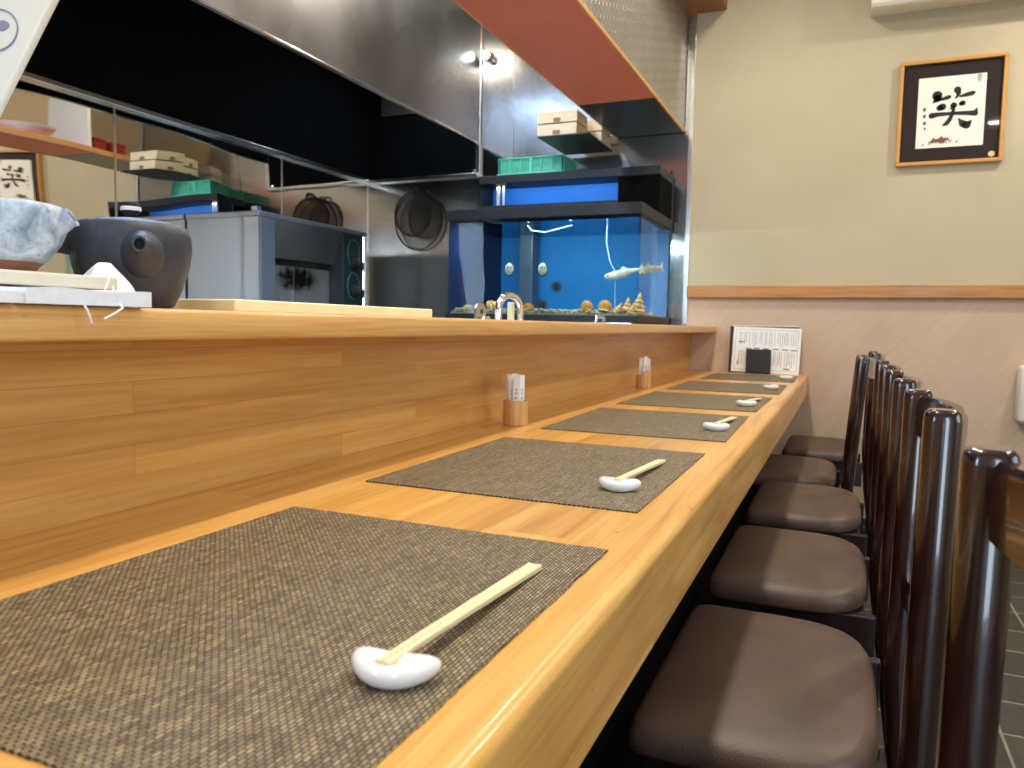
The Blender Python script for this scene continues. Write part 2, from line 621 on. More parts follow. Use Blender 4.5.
# right wall with a window
wy0, wy1, wz0, wz1 = -0.5, 1.1, 0.85, 2.15
m = MB()
m.box(XR, XR + .1, YB - .1, wy0, FL, ZC); m.box(XR, XR + .1, wy1, YF, FL, ZC)
m.box(XR, XR + .1, wy0, wy1, FL, wz0); m.box(XR, XR + .1, wy0, wy1, wz1, ZC)
struct(m.build('wall_right', M_paper_wall))
w = struct(MB().box(XR + .05, XR + .056, wy0, wy1, wz0, wz1).build('window_1', M_windowglass))
m = MB()
for a, b in ((wy0, wy0 + .05), (wy1 - .05, wy1), ((wy0 + wy1) / 2 - .025, (wy0 + wy1) / 2 + .025)):
    m.box(XR + .02, XR + .08, a, b, wz0, wz1)
m.box(XR + .02, XR + .08, wy0, wy1, wz0, wz0 + .05); m.box(XR + .02, XR + .08, wy0, wy1, wz1 - .05, wz1)
m.build('window_frame', M_beam, w)
# rear wall with a narrow glazed door and a window
bx0, bx1, bz0, bz1 = 0.55, 1.05, -0.03, 2.05
lx0, lx1, lz0, lz1 = -1.47, -1.03, 0.95, 2.15
m = MB()
m.box(XL - .1, lx0, YB - .1, YB, FL, ZC); m.box(lx1, bx0, YB - .1, YB, FL, ZC); m.box(bx1, XR + .1, YB - .1, YB, FL, ZC)
m.box(bx0, bx1, YB - .1, YB, bz1, ZC); m.box(lx0, lx1, YB - .1, YB, FL, lz0); m.box(lx0, lx1, YB - .1, YB, lz1, ZC)
m.box(bx0, bx1, YB - .1, YB, FL, bz0)
struct(m.build('wall_back', M_paper_wall))
for nm, fr_, (x0, x1, z0, z1) in (('door_1', 'door_frame', (bx0, bx1, bz0, bz1)), ('window_2', 'window_frame', (lx0, lx1, lz0, lz1))):
    w = struct(MB().box(x0, x1, YB - .056, YB - .05, z0, z1).build(nm, M_windowglass))
    m = MB()
    for a, b in ((x0, x0 + .04), (x1 - .04, x1)):
        m.box(a, b, YB - .08, YB - .02, z0, z1)
    m.box(x0, x1, YB - .08, YB - .02, z0, z0 + .04); m.box(x0, x1, YB - .08, YB - .02, z1 - .04, z1)
    m.build(fr_, M_beam, w)

# wooden dado rail, baseboard, corner bead, steel strips and joints
struct(MB().box(-0.752, XR, YF - .028, YF, 1.090, 1.150, .004).build('trim_1', MW_rail))
struct(MB().box(-0.70, XR, YF - .012, YF, FL, 0.042, .002).build('baseboard_far', M_blackmat))
struct(MB().box(XS - .022, XS + .004, YF - .012, YF, 0.95, 2.505, .004).build('trim_2', M_strip))
struct(MB().box(XL, XL + .03, YB, YF, 1.768, 1.790, .003).build('trim_3', M_strip))
struct(MB().box(XL + .03, -1.954, YF - .03, YF, 1.768, 1.790, .003).build('trim_4', M_strip))
struct(MB().box(XL, XL + .004, 2.228, 2.234, 0.95, 1.768).build('trim_5', M_strip))
struct(MB().box(XL, XL + .004, 3.219, 3.225, 0.95, 1.768).build('trim_6', M_strip))
struct(MB().box(XL, XL + .006, YF - .006, YF, 0.95, 1.768).build('trim_7', M_strip))
struct(MB().box(-1.752, -1.748, YF - .004, YF, 1.72, ZC).build('trim_8', M_strip))
struct(MB().box(-1.972, -1.944, YF - .020, YF - .001, 1.775, ZC, .003).build('trim_9', M_strip))

# ceiling beam above the shelf front
struct(MB().box(-0.80, -0.612, YB, YF, 2.50, ZC, .004).build('trim_10', MW_beam))

# ------------------------------------------------------------------ extractor hood over the grill line
hood = empty('extractor_hood', (-2.3, 2.0, 1.955))
tag(hood, 'long stainless extractor hood with soot black inside over the kitchen line', 'hood')


def part(mb, name, mat, root, smooth=False, ang=40):
    o = mb.build(name, mat, None, smooth, ang=ang)
    o.parent = root
    o.matrix_parent_inverse = (Matrix.Translation(root.location) @ root.rotation_euler.to_matrix().to_4x4()).inverted()
    return o


part(MB().box(-1.957, -1.950, YB + .05, YF - .02, 1.955, ZC - .002), 'skirt', M_brushed, hood)
part(MB().box(-1.966, -1.944, YB + .05, YF - .02, 1.945, 1.957, .003), 'lip', M_strip, hood)
m = MB()
m.box(XL + .004, XL + .010, YB + .05, YF - .01, 1.792, ZC - .01)
m.box(XL + .010, -1.974, YF - .010, YF - .004, 1.792, ZC - .01)
m.box(-1.972, -1.966, YB + .05, YF - .03, 1.962, ZC - .01)
m.box(XL + .012, -1.975, YB + .05, YF - .02, ZC - .02, ZC - .012)
part(m, 'liner', M_black, hood)
part(MB().box(-2.60, -2.36, YF - .022, YF - .011, 2.155, 2.30), 'vent_plate', plain('sooty_vent', srgb(58, 52, 46), 0.6, var=0.3, scale=20), hood)
part(MB().lathe([(.012, 0), (.012, .004), (.008, .008)], (0, 0, 0), 16, Matrix.Rotation(PI / 2, 3, 'X')), 'screw', M_strip, hood).location = (-1.985, YF - .012, 1.80)

# bright clip spot on the end wall beside the hood
lamp = empty('spot_lamp', (-1.90, YF, 2.42))
tag(lamp, 'small bright white spot lamp on the steel end wall beside the hood corner', 'lamp')
Rl = Matrix.Rotation(PI / 2, 3, 'X')
part(MB().lathe([(.030, 0), (.030, .012), (.012, .016), (.012, .03), (.026, .036), (.026, .055)], (-1.90, YF, 2.42), 20, Rl), 'housing', M_chrome, lamp, True)
part(MB().lathe([(.022, .0545), (.020, .060), (.008, .064)], (-1.90, YF, 2.42), 20, Rl), 'lens', M_lamp, lamp, True)

# ------------------------------------------------------------------ overhead shelf with embossed steel front
shelf = empty('overhead_shelf', (-0.97, 2.0, 1.925))
tag(shelf, 'overhead shelf with red brown underside and embossed steel front above the counter', 'shelf')
part(MB().box(-1.150, -0.806, YB + .05, 3.365, 1.925, 1.945), 'board', M_redboard, shelf)
part(MB().box(-1.150, -0.806, 3.365, YF - .014, 1.923, 1.945), 'end_panel', plain('blue_black_panel', (0.016, 0.02, 0.028), 0.3, var=0.2, scale=8), shelf)
part(MB().box(-1.158, -1.150, YB + .05, YF - .014, 1.922, 1.955, .002), 'edging', MW_edge, shelf)
part(MB().box(-0.806, -0.796, YB + .05, YF - .014, 1.921, 1.937, .002), 'edging', MW_edge, shelf)
part(MB().box(-0.806, -0.800, YB + .05, YF - .014, 1.937, 2.500), 'front_panel', M_fascia, shelf)
part(MB().box(-0.815, -0.8065, YB + .05, YF - .014, 1.945, 2.500), 'back_lining', M_tan, shelf)
part(MB().box(-1.150, -0.815, 3.322, 3.345, 1.945, 2.30), 'divider', M_whitepl, shelf)

# bowls and boxes on the shelf (seen mirrored in the steel wall)
def bowl(loc, r, h, label):
    b = tag(MB().lathe([(r * .42, 0), (r * .45, h * .06), (r * .72, h * .35), (r * .92, h * .7), (r, h), (r * .97, h), (r * .88, h * .72), (r * .68, h * .40), (r * .2, h * .14)], (0, 0, 0), 40).build('serving_bowl', M_whitepl, None, True), label, 'bowl', 'bowls on the overhead shelf')
    b.location = loc
bowl((-1.02, 3.06, 1.946), .125, .07, 'wide pale bowl on the overhead shelf next to the white divider')
bowl((-1.01, 2.72, 1.946), .13, .10, 'deeper pale bowl on the overhead shelf further from the white divider')
M_redbox = plain('red_lacquer', srgb(150, 50, 36), 0.35, var=0.1)
def lidded_box(y, label):
    r = empty('lacquer_box', (-1.03, y, 1.945))
    tag(r, label, 'box', 'red boxes on the overhead shelf')
    MB().box(-.075, .075, -.045, .045, 0, .07, .005).build('body', M_redbox, r)
    MB().box(-.078, .078, -.048, .048, .07, .088, .005).build('lid', M_redbox, r)
lidded_box(3.45, 'red lacquer box on the overhead shelf beside the white divider')
lidded_box(3.58, 'red lacquer box on the overhead shelf nearer the wooden trays')

# wooden trays on a small dark bracket
br_ = empty('wall_bracket', (-1.30, 3.75, 1.835))
tag(br_, 'dark steel bracket shelf under the stacked wooden trays', 'bracket')
part(MB().box(-1.42, -1.1585, 3.54, 3.945, 1.842, 1.850, .002), 'plate', M_blackmat, br_)
M_traymark = plain('tray_joint', srgb(150, 104, 78), 0.6)
def wood_tray(x0, y0, z, label, L=.19, D=.16, H=.052):
    r = empty('wooden_tray', (x0, y0, z))
    tag(r, label, 'tray', 'wooden trays by the tank')
    b = MB()
    b.box(0, L, 0, .012, 0, H); b.box(0, L, D - .012, D, 0, H)
    b.box(0, .012, .012, D - .012, 0, H); b.box(L - .012, L, .012, D - .012, 0, H)
    b.box(.012, L - .012, .012, D - .012, .004, .014)
    b.build('tray_body', MW_tray, r)
    MB().box(L * .40, L * .58, -.0015, -.0001, H * .0 + .002, H * .42).build('foot_notch', M_traymark, r)
    MB().box(-.0015, -.0001, D * .40, D * .58, .002, H * .42).build('foot_notch', M_traymark, r)
wood_tray(-1.425, 3.55, 1.852, 'pale wooden tray under another at the front of the bracket', .20)
wood_tray(-1.425, 3.555, 1.912, 'pale wooden tray topmost of the front pair on the bracket', .20)
wood_tray(-1.345, 3.76, 1.852, 'pale wooden tray under another at the back of the bracket', .18)
wood_tray(-1.345, 3.765, 1.912, 'pale wooden tray topmost of the back pair on the bracket', .18)

# ------------------------------------------------------------------ broiler
bro = empty('salamander_broiler', (-2.5, 2.98, .95))
tag(bro, 'boxy stainless broiler with black control panel against the steel wall', 'broiler')
X0, X1 = XL + .006, -2.30
m = MB()
m.box(X0, X1, 2.585, 2.60, .952, 1.375, .003)
m.box(X0, X1 - .03, 3.355, 3.373, .952, 1.375, .003)
m.box(X0, X0 + .01, 2.60, 3.355, .952, 1.375)
m.box(X1 - .012, X1, 2.60, 2.69, .952, 1.375, .002)
part(m, 'body', M_broiler, bro)
part(MB().box(X0, X1 + .008, 2.578, 3.382, 1.372, 1.396, .004), 'top', M_broiler, bro)
m = MB()
m.loft([[(X1, 2.69, 1.372), (X1, 3.178, 1.372), (X1 - .012, 3.178, 1.372), (X1 - .012, 2.69, 1.372)],
        [(X1 - .055, 2.69, 1.215), (X1 - .055, 3.178, 1.215), (X1 - .067, 3.178, 1.215), (X1 - .067, 2.69, 1.215)]])
part(m, 'visor', M_broiler, bro)
part(MB().box(X1 - .30, X1 - .29, 2.62, 3.17, .952, 1.215), 'back_panel', M_burnt, bro)
part(MB().box(X1 - .085, X1 - .079, 2.69, 3.178, .952, 1.185), 'splash_plate', M_burnt, bro)
part(MB().box(X1 - .079, X1 - .074, 2.905, 2.910, .952, 1.185), 'divider', M_broiler, bro)
part(MB().box(X1 - .09, X1 - .004, 3.178, 3.186, .952, 1.372), 'jamb', M_blackmat, bro)
part(MB().box(X1 - .04, X1 - .002, 3.188, 3.360, .952, 1.372, .003), 'control_panel', plain('dark_green_panel', (0.012, 0.03, 0.03), 0.35, var=0.1), bro)
Ry = Matrix.Rotation(PI / 2, 3, 'Y')
ringm = plain('panel_line', srgb(70, 110, 108), 0.4)
for zz, hh in ((1.270, .066), (1.105, .066)):
    pts = [(X1 - .001, 3.275 + .05 * math.cos(2 * PI * k / 28), zz + .01 + hh * math.sin(2 * PI * k / 28)) for k in range(29)]
    part(MB().tube(pts, .002, 6, False), 'dial_outline', ringm, bro)
for zz in (1.225, 1.085):
    k = part(MB().lathe([(.033, 0), (.033, .010), (.024, .014), (.022, .036), (.017, .040)], (X1 - .002, 3.285, zz), 20, Ry), 'knob', M_blackpl, bro, True)
part(MB().tube([(X1 - .002, 3.365, .96), (X1 - .002, 3.365, 1.37)], .004, 8), 'gas_pipe', M_chrome, bro)
part(MB().box(X1 - .05, X1 - .02, 2.60, 2.63, 1.397, 1.42, .003), 'stop_block', M_strip, bro)
tag(MB().box(X0, -2.22, 1.2, YF - .02, FL, .950, .003).build('steel_worktable', M_broiler), 'stainless work table along the steel wall under the broiler', 'table')

# ------------------------------------------------------------------ wire skimmers on the end wall
def skimmer(c, R, thick, label, tall, sub=4, zsq=0.45):
    root = empty('wire_skimmer', (c[0], YF - .02, c[2]))
    tag(root, label, 'skimmer', 'wire skimmers hung on the end wall')
    b = bmesh.new()
    bmesh.ops.create_icosphere(b, subdivisions=sub, radius=R)
    bmesh.ops.delete(b, geom=[v for v in b.verts if v.co.y > R * .12], context='VERTS')
    for v in b.verts:
        v.co.y *= zsq
        v.co.z *= 1.08 if v.co.z < 0 else 1.0
    me = bpy.data.meshes.new('basket'); b.to_mesh(me); b.free()
    o = bpy.data.objects.new('basket', me); COL.objects.link(o); me.materials.append(M_iron)
    md = o.modifiers.new('wire', 'WIREFRAME'); md.thickness = thick; md.use_replace = True
    o.parent = root; o.location = (0, c[1], 0)
    pts = [(R * math.cos(2 * PI * k / 48), c[1], R * math.sin(2 * PI * k / 48) * (1.08 if math.sin(2 * PI * k / 48) < 0 else 1)) for k in range(49)]
    MB().tube(pts, .004, 8, False).build('rim', M_iron, root, True)
    pts = [(-.03, c[1], R * .9), (-.025, c[1], R + tall * .5), (0, c[1], R + tall), (.025, c[1], R + tall * .5), (.03, c[1], R * .9)]
    MB().tube(pts, .005, 8).build('handle', M_iron, root, True)
    pts = [(.022 * math.cos(2 * PI * k / 20), c[1] - .012, R + tall * .25 + .022 * math.sin(2 * PI * k / 20)) for k in range(21)]
    MB().tube(pts, .004, 8, False).build('ring', M_iron, root, True)
skimmer((-2.335, -.010, 1.535), .158, .0015, 'large loose wire skimmer hung on the steel end wall behind the smaller one', .012, 4, .22)
skimmer((-2.345, -.052, 1.570), .122, .0026, 'smaller dense black wire skimmer hung in front of the large one', .03, 4, .32)

# ------------------------------------------------------------------ fish tanks
stand = tag(MB().box(-1.86, -.862, 3.30, YF - .004, FL, .952, .003).build('tank_stand', M_broiler), 'stainless stand carrying the large fish tank behind the ledge', 'stand')
TX0, TX1, TY0, TY1 = -1.800, -.846, 3.345, 3.975
tank = empty('fish_tank', (-1.33, 3.66, .953))
tag(tank, 'large glass fish tank with black rims and blue back beside the end wall', 'fish tank')
m = MB()
for z0, z1 in ((.953, .985), (1.432, 1.482)):
    m.box(TX0 - .004, TX1 + .004, TY0 - .004, TY0 + .012, z0, z1, .002)
    m.box(TX0 - .004, TX1 + .004, TY1 - .012, TY1 + .004, z0, z1, .002)
    m.box(TX0 - .004, TX0 + .012, TY0 + .012, TY1 - .012, z0, z1, .002)
    m.box(TX1 - .012, TX1 + .004, TY0 + .012, TY1 - .012, z0, z1, .002)
part(m, 'rim', M_blackpl, tank)
part(MB().box(TX0, TX1, TY0, TY1, .9535, .961), 'bottom', M_blackpl, tank)
for nm, b in (('pane', (TX0, TX1, TY0 + .001, TY0 + .008)),):
    part(MB().box(b[0], b[1], b[2], b[3], .962, 1.47), 'front_pane', M_glass, tank)
part(MB().box(TX1 - .008, TX1 - .001, TY0 + .009, TY1 - .009, .962, 1.47), 'side_pane', M_glass, tank)
part(MB().box(TX0 + .001, TX0 + .008, TY0 + .009, TY1 - .009, .962, 1.47), 'side_sheet', plain('navy_backing', (0.006, 0.016, 0.06), 0.4, var=0.2, scale=5), tank)
part(MB().box(TX0, TX1 - .01, TY1 - .008, TY1 - .002, .962, 1.47), 'back_sheet', M_blue, tank)
part(MB().box(TX0 + .01, TX1 - .01, TY0 + .01, TY1 - .01, .985, 1.415), 'water', M_water, tank)
def surface():
    t = NT('water_surface')
    t.t.nodes.remove(t.b)
    gl = t.n('ShaderNodeBsdfGlossy'); gl.inputs['Roughness'].default_value = 0.03; gl.inputs[0].default_value = (.9, .95, 1, 1)
    tr = t.n('ShaderNodeBsdfTransparent'); mx = t.n('ShaderNodeMixShader'); mx.inputs[0].default_value = 0.8
    t.l(tr.outputs[0], mx.inputs[1]); t.l(gl.outputs[0], mx.inputs[2]); t.l(mx.outputs[0], t.out.inputs['Surface'])
    return t.m
part(MB().box(TX0 + .012, TX1 - .012, TY0 + .012, TY1 - .012, 1.4155, 1.4165), 'water_surface', surface(), tank)
part(MB().box(TX0 + .012, TX1 - .012, TY0 + .30, TY1 - .01, 1.462, 1.468), 'cover', M_glass, tank)
# silicone / filter tube at the left, dark filter column
part(MB().box(TX0 + .16, TX0 + .24, TY1 - .12, TY1 - .03, .97, 1.42, .006), 'filter_box', plain('smoked_plastic', srgb(70, 84, 100), 0.3, var=0.2), tank)
area('tank_lamp', (-1.33, 3.375, 1.412), (0, 0.6, -1), 0.8, 0.02, 6.5, (0.8, 0.92, 1.0)).data.use_shadow = True

# gravel (nobody could count it)
m = MB()
m.box(TX0 + .012, TX1 - .012, TY0 + .012, TY1 - .012, .962, .993)
for k in range(700):
    x = random.uniform(TX0 + .02, TX1 - .02); y = TY0 + .018 + random.random() ** 2 * .5; r = random.uniform(.005, .011)
    mt = Matrix.Rotation(random.uniform(0, PI), 3, 'Z') @ Matrix.Diagonal((1.3, 1, .7)).to_3x3()
    cc = Vector((x, y, .992 + random.uniform(0, .018)))
    pv = [Vector(p) * r for p in ((1, 0, 0), (0, 1, 0), (-1, 0, 0), (0, -1, 0), (0, 0, 1), (0, 0, -1))]
    vs = [m.bm.verts.new(mt @ p + cc) for p in pv]
    for a, b, c in ((0, 1, 4), (1, 2, 4), (2, 3, 4), (3, 0, 4), (1, 0, 5), (2, 1, 5), (3, 2, 5), (0, 3, 5)):
        m.bm.faces.new((vs[a], vs[b], vs[c]))
tag(m.build('tank_gravel', M_gravel), 'tan gravel covering the bottom of the large fish tank', 'gravel', kind='stuff')

# shellfish clinging to the front glass
def abalone(x, z, label):
    r = empty('abalone', (x, TY0 + .026, z))
    tag(r, label, 'shellfish', 'pale shellfish on the tank glass')
    MB().lathe([(.012, -.014), (.024, -.010), (.031, 0), (.030, .004)], (0, 0, 0), 24, Matrix.Rotation(PI / 2, 3, 'X') @ Matrix.Diagonal((.85, 1.1, 1)).to_3x3()).build('shell', M_urchin, r, True)
    MB().lathe([(.026, .0035), (.022, .008), (.010, .010)], (0, 0, 0), 24, Matrix.Rotation(PI / 2, 3, 'X') @ Matrix.Diagonal((.85, 1.1, 1)).to_3x3()).build('foot', M_foot, r, True)
abalone(-1.482, 1.198, 'pale round shellfish on the tank glass nearer the left end')
abalone(-1.312, 1.196, 'pale round shellfish on the tank glass further from the left end')

# urchins
def urchin(x, y, z, R, label):
    m = MB()
    m.lathe([(R * .4 * math.cos(a), R * .4 * math.sin(a)) for a in [(-PI / 2 + .1) + k * (PI - .2) / 8 for k in range(9)]], (0, 0, 0), 14)
    for k in range(70):
        ph = math.acos(1 - 2 * (k + .5) / 70); th = PI * (1 + 5 ** .5) * k
        d = Vector((math.sin(ph) * math.cos(th), math.sin(ph) * math.sin(th), math.cos(ph)))
        m.tube([d * R * .35, d * R * (.85 + .15 * random.random())], [R * .06, R * .012], 5)
    o = m.build('sea_urchin', M_urchin)
    o.location = (x, y, z)
    tag(o, label, 'sea urchin', 'dark urchins in the tank')
urchin(-1.245, 3.385, 1.115, .036, 'dark spiny sea urchin up on the tank glass right of the shellfish')
urchin(-1.33, 3.42, 1.035, .036, 'dark sea urchin on the gravel below the clinging urchin')
urchin(-1.48, 3.44, 1.045, .036, 'dark sea urchin on the gravel left of the others')

def scallop(x, y, z, tilt, label):
    pts = []
    n = 36
    r = empty('scallop', (x, y, z))
    r.rotation_euler = (tilt, 0, random.uniform(-.3, .3))
    tag(r, label, 'scallop', 'orange scallops in the tank')
    def ring(sc, yy):
        return [Vector((.031 * sc * math.cos(2 * PI * k / n) * (1 + .05 * math.cos(14 * PI * 2 * k / n)), yy, .031 * sc * math.sin(2 * PI * k / n) * (1.06 if math.sin(2 * PI * k / n) > 0 else .9))) for k in range(n)]
    MB().loft([ring(.3, -.011), ring(.7, -.008), ring(1, 0), ring(.99, .002)]).build('shell', M_orange, r, True)
    MB().loft([ring(.96, .0022), ring(.7, .009), ring(.3, .012)]).build('rear_shell', M_urchin, r, True)
scallop(-1.095, 3.385, 1.020, .25, 'orange scallop leaning on the tank gravel, left of the pair')
scallop(-1.012, 3.392, 1.022, .2, 'orange scallop leaning on the tank gravel, right of the pair')
scallop(-1.40, 3.42, 1.01, .6, 'small orange scallop on the gravel beside the tap arch')

def conch(x, y, z, h, rot, label):
    m = MB()
    rings = []
    n = 10
    tot = 5 * n
    prof = []
    for k in range(26):
        t = k / 25
        prof.append((max(.0015, .023 * (1 - t) ** .8 * (1 + .16 * math.cos(t * 5 * 2 * PI)) * min(1, t * 8 + .35)) * h / .07, t * h))
    m.lathe(prof, (0, 0, 0), 16)
    for k in range(5):
        a = k * 2 * PI / 5; b = Vector((math.cos(a) * .014, math.sin(a) * .014, h * .22)) * (h / .07)
        m.tube([b, b + Vector((math.cos(a) * .016, math.sin(a) * .016, .006))], [.004, .0006], 6)
    o = m.build('conch_shell', M_shell, None, True)
    o.location = (x, y, z); o.rotation_euler = rot
    tag(o, label, 'shell', 'tan conch shells in the tank')
conch(-.940, 3.50, .990, .085, (.2, .15, 0), 'tan conch shell standing upright in the right tank corner')
conch(-.878, 3.46, .990, .105, (.1, .05, 1), 'tallest tan conch shell in the right tank corner')
conch(-.955, 3.385, .990, .07, (.3, -.6, 2), 'tan conch shell leaning left in the right tank corner')
conch(-.885, 3.375, .988, .06, (.2, -.2, 2), 'smallest tan conch shell at the foot of the corner pile')
conch(-1.73, 3.42, 1.0, .08, (1.2, .6, .5), 'tan conch shell lying at the left end of the tank')
conch(-1.64, 3.46, 1.02, .09, (1.0, -1.0, 2.5), 'tan conch shell lying left of the steel bracket')

def fish(loc, rz, L, label, ry=0):
    r = empty('fish', loc, rz)
    r.rotation_euler = (0, ry, rz)
    tag(r, label, 'fish', 'pale fish in the tank')
    rings = []
    for k in range(18):
        t = k / 17
        hgt = .022 * (math.sin(PI * min(1, t * .9 + .08)) ** .7) * (1 - .45 * t) + .002
        rings.append([Vector((L * (t - .5), .55 * hgt * math.cos(a) + .012 * math.sin(t * 5), hgt * math.sin(a))) for a in [2 * PI * q / 14 for q in range(14)]])
    MB().loft(rings).build('body', M_fish, r, True)
    y9 = .012 * math.sin(5)
    MB().poly([(L * .47, y9, .004), (L * .60, y9, .026), (L * .57, y9, 0), (L * .60, y9, -.024), (L * .47, y9, -.004)], (0, .002, 0)).build('tail', M_fish, r)
    MB().poly([(-L * .12, .006, .016), (L * .02, .008, .034), (L * .22, .010, .012)], (0, .002, 0)).build('dorsal_fin', M_fish, r)
    for s in (-1, 1):
        MB().lathe([(.001, -.003), (.004, 0), (.001, .003)], (-L * .42, s * .0085, .005), 10, Matrix.Rotation(PI / 2, 3, 'X')).build('eye', M_ink, r, True)
fish((-.955, 3.47, 1.180), 0.0, .17, 'pale slender fish swimming by the right end of the tank', -.2)
fish((-.875, 3.66, 1.21), 1.2, .16, 'pale fish added as the mirror image in the right side pane of the tank', -.2)  # second body stands in for the first fish reflected in the side pane
tag(MB().tube([(-1.05, 3.52, 1.43), (-1.052, 3.52, 1.33), (-1.03, 3.51, 1.24), (-1.0, 3.5, 1.19), (-.995, 3.5, .99)], .003, 8).build('air_hose', M_hose, None, True), 'thin pale air hose hanging into the right half of the tank', 'hose')
tag(MB().tube([(-1.42, 3.44, 1.41), (-1.40, 3.44, 1.385), (-1.33, 3.44, 1.375), (-1.26, 3.44, 1.39), (-1.2, 3.45, 1.405)], .0025, 8).build('air_hose', M_hose, None, True), 'thin pale air hose sagging just below the water surface', 'hose')

# upper filter tank standing on the back of the big one
ut = empty('filter_tank', (-1.33, 3.83, 1.483))
tag(ut, 'narrow bright blue filter tank with black lid above the large fish tank', 'fish tank')
UX0, UX1, UY0, UY1 = -1.802, -.846, 3.69, 3.97
part(MB().box(UX0, UX1, UY0 - .004, UY1, 1.664, 1.706, .003), 'lid', M_blackpl, ut)
part(MB().box(-1.052, UX1, UY0 - .002, UY1, 1.483, 1.664, .002), 'end_box', M_black, ut)
part(MB().box(UX0, -1.053, UY0, UY1, 1.483, 1.552), 'base', M_blackpl, ut)
part(MB().box(UX0, -1.053, UY0 + .002, UY0 + .008, 1.552, 1.664), 'front_pane', M_glass, ut)
part(MB().box(UX0, -1.053, UY0 + .16, UY0 + .168, 1.552, 1.664), 'back_sheet', M_blue2, ut)
part(MB().box(UX0, UX0 + .006, UY0 + .009, UY0 + .159, 1.5525, 1.6635), 'side_sheet', M_blackpl, ut)
part(MB().tube([(-1.72, UY0 + .06, 1.552), (-1.72, UY0 + .06, 1.664)], .010, 10), 'pipe', M_whitepl, ut)
part(MB().tube([(-1.69, UY0 + .06, 1.552), (-1.69, UY0 + .06, 1.664)], .006, 10), 'pipe', M_whitepl, ut)
area('filter_lamp', (-1.42, UY0 + .06, 1.66), (0, .6, -1), 0.7, 0.04, 0.9, (0.95, 0.98, 1.0))
tag(MB().box(-.860, -.850, YF - .03, YF - .002, 1.38, 1.735, .002).build('steel_upright', M_blackmat), 'thin dark upright strip on the steel wall behind the tanks', 'bracket')

# teal basket on top of the filter tank
bk = empty('plastic_basket', (-1.50, 3.80, 1.707))
tag(bk, 'teal plastic basket turned on top of the filter tank', 'basket')
m = MB()
bx0_, bx1_, by0_, by1_, bh = -1.705, -1.345, 3.712, 3.93, .084
ins = .008
for k in range(10):
    z = 1.711 + bh * k / 10
    for (a0, a1, b0, b1) in ((bx0_ + ins, bx1_ - ins, by0_ + ins, by0_ + ins + .004), (bx0_ + ins, bx1_ - ins, by1_ - ins - .004, by1_ - ins), (bx0_ + ins, bx0_ + ins + .004, by0_ + ins, by1_ - ins), (bx1_ - ins - .004, bx1_ - ins, by0_ + ins, by1_ - ins)):
        m.box(a0, a1, b0, b1, z, z + .0052)
nx = 7
for k in range(nx):
    x = bx0_ + .006 + (bx1_ - bx0_ - .012) * k / (nx - 1)
    w_ = .007 if k in (0, 3, nx - 1) else .002
    m.box(x - w_, x + w_, by0_ + .002, by0_ + .010, 1.711, 1.711 + bh)
for k in range(5):
    y = by0_ + .006 + (by1_ - by0_ - .012) * k / 4
    m.box(bx1_ - .010, bx1_ - .002, y - .004, y + .004, 1.711, 1.711 + bh)
    m.box(bx0_ + .002, bx0_ + .010, y - .004, y + .004, 1.711, 1.711 + bh)
part(m, 'lattice', M_teal, bk)
part(MB().box(bx0_ - .006, bx1_ + .006, by0_ - .006, by1_ + .006, 1.7075, 1.716, .003), 'rim', M_teal, bk)
part(MB().box(bx0_, bx1_, by0_, by1_, 1.711 + bh - .006, 1.711 + bh, .002), 'top_panel', M_teal, bk)

# ------------------------------------------------------------------ counter
CX0, CX1 = -.730, -.158
m = MB()
R = .012
prof = [(CX0, .625), (CX1, .625)] + [(CX1 - R + R * math.cos(a), .72 - R + R * math.sin(a)) for a in [k * PI / 2 / 6 for k in range(7)]] + [(CX0, .72)]
m.loft([[Vector((x, YB + .05, z)) for x, z in prof], [Vector((x, YF - .004, z)) for x, z in prof]])
ctr = empty('dining_counter', (-.45, 1.2, FL))
tag(ctr, 'long lacquered oak dining counter with rounded front edge and upright back panel', 'counter')
part(m, 'countertop', MW_top, ctr, True, 30)
part(MB().box(-.760, -.731, YB + .05, YF - .004, FL, .914), 'back_panel', MW_panel, ctr)
part(MB().box(-.70, -.310, YB + .05, YF - .02, FL, .624), 'base', M_black, ctr)  # black and pulled forward to stand in for the shade under the counter
m = MB()
m.box(-.845, -.600, YB + .05, YF - .004, .914, .9445, .005, 3)
tag(m.build('serving_ledge', MW_ledge, None, True, ang=30), 'narrow oak serving ledge running above the dining counter', 'ledge')

# ------------------------------------------------------------------ placemats
def make_mat():
    Lh, Wh, t = .2325, .187, .0016
    m = MB()
    ny, nx_ = 60, 48
    pts = []
    def jit(): return random.uniform(-.0007, .0007)
    for k in range(ny): pts.append((Wh + jit(), -Lh + 2 * Lh * k / ny))
    for k in range(nx_): pts.append((Wh - 2 * Wh * k / nx_, Lh + jit()))
    for k in range(ny): pts.append((-Wh + jit(), Lh - 2 * Lh * k / ny))
    for k in range(nx_): pts.append((-Wh + 2 * Wh * k / nx_, -Lh + jit()))
    m.poly([(x, y, 0) for x, y in pts], (0, 0, t))
    return m.build('placemat', M_woven)
mat0 = make_mat()
MATS = [(-.386, .469, 0.0, 'woven grey brown placemat nearest the camera under the first chopstick rest'),
        (-.398, 1.094, 0.0, 'woven grey brown placemat second from the camera'),
        (-.391, 1.716, 1.2, 'woven grey brown placemat third from the camera'),
        (-.390, 2.306, -.3, 'woven grey brown placemat fourth from the camera'),
        (-.383, 2.912, .8, 'woven grey brown placemat fifth from the camera'),
        (-.376, 3.560, .8, 'woven grey brown placemat farthest from the camera before the menu')]
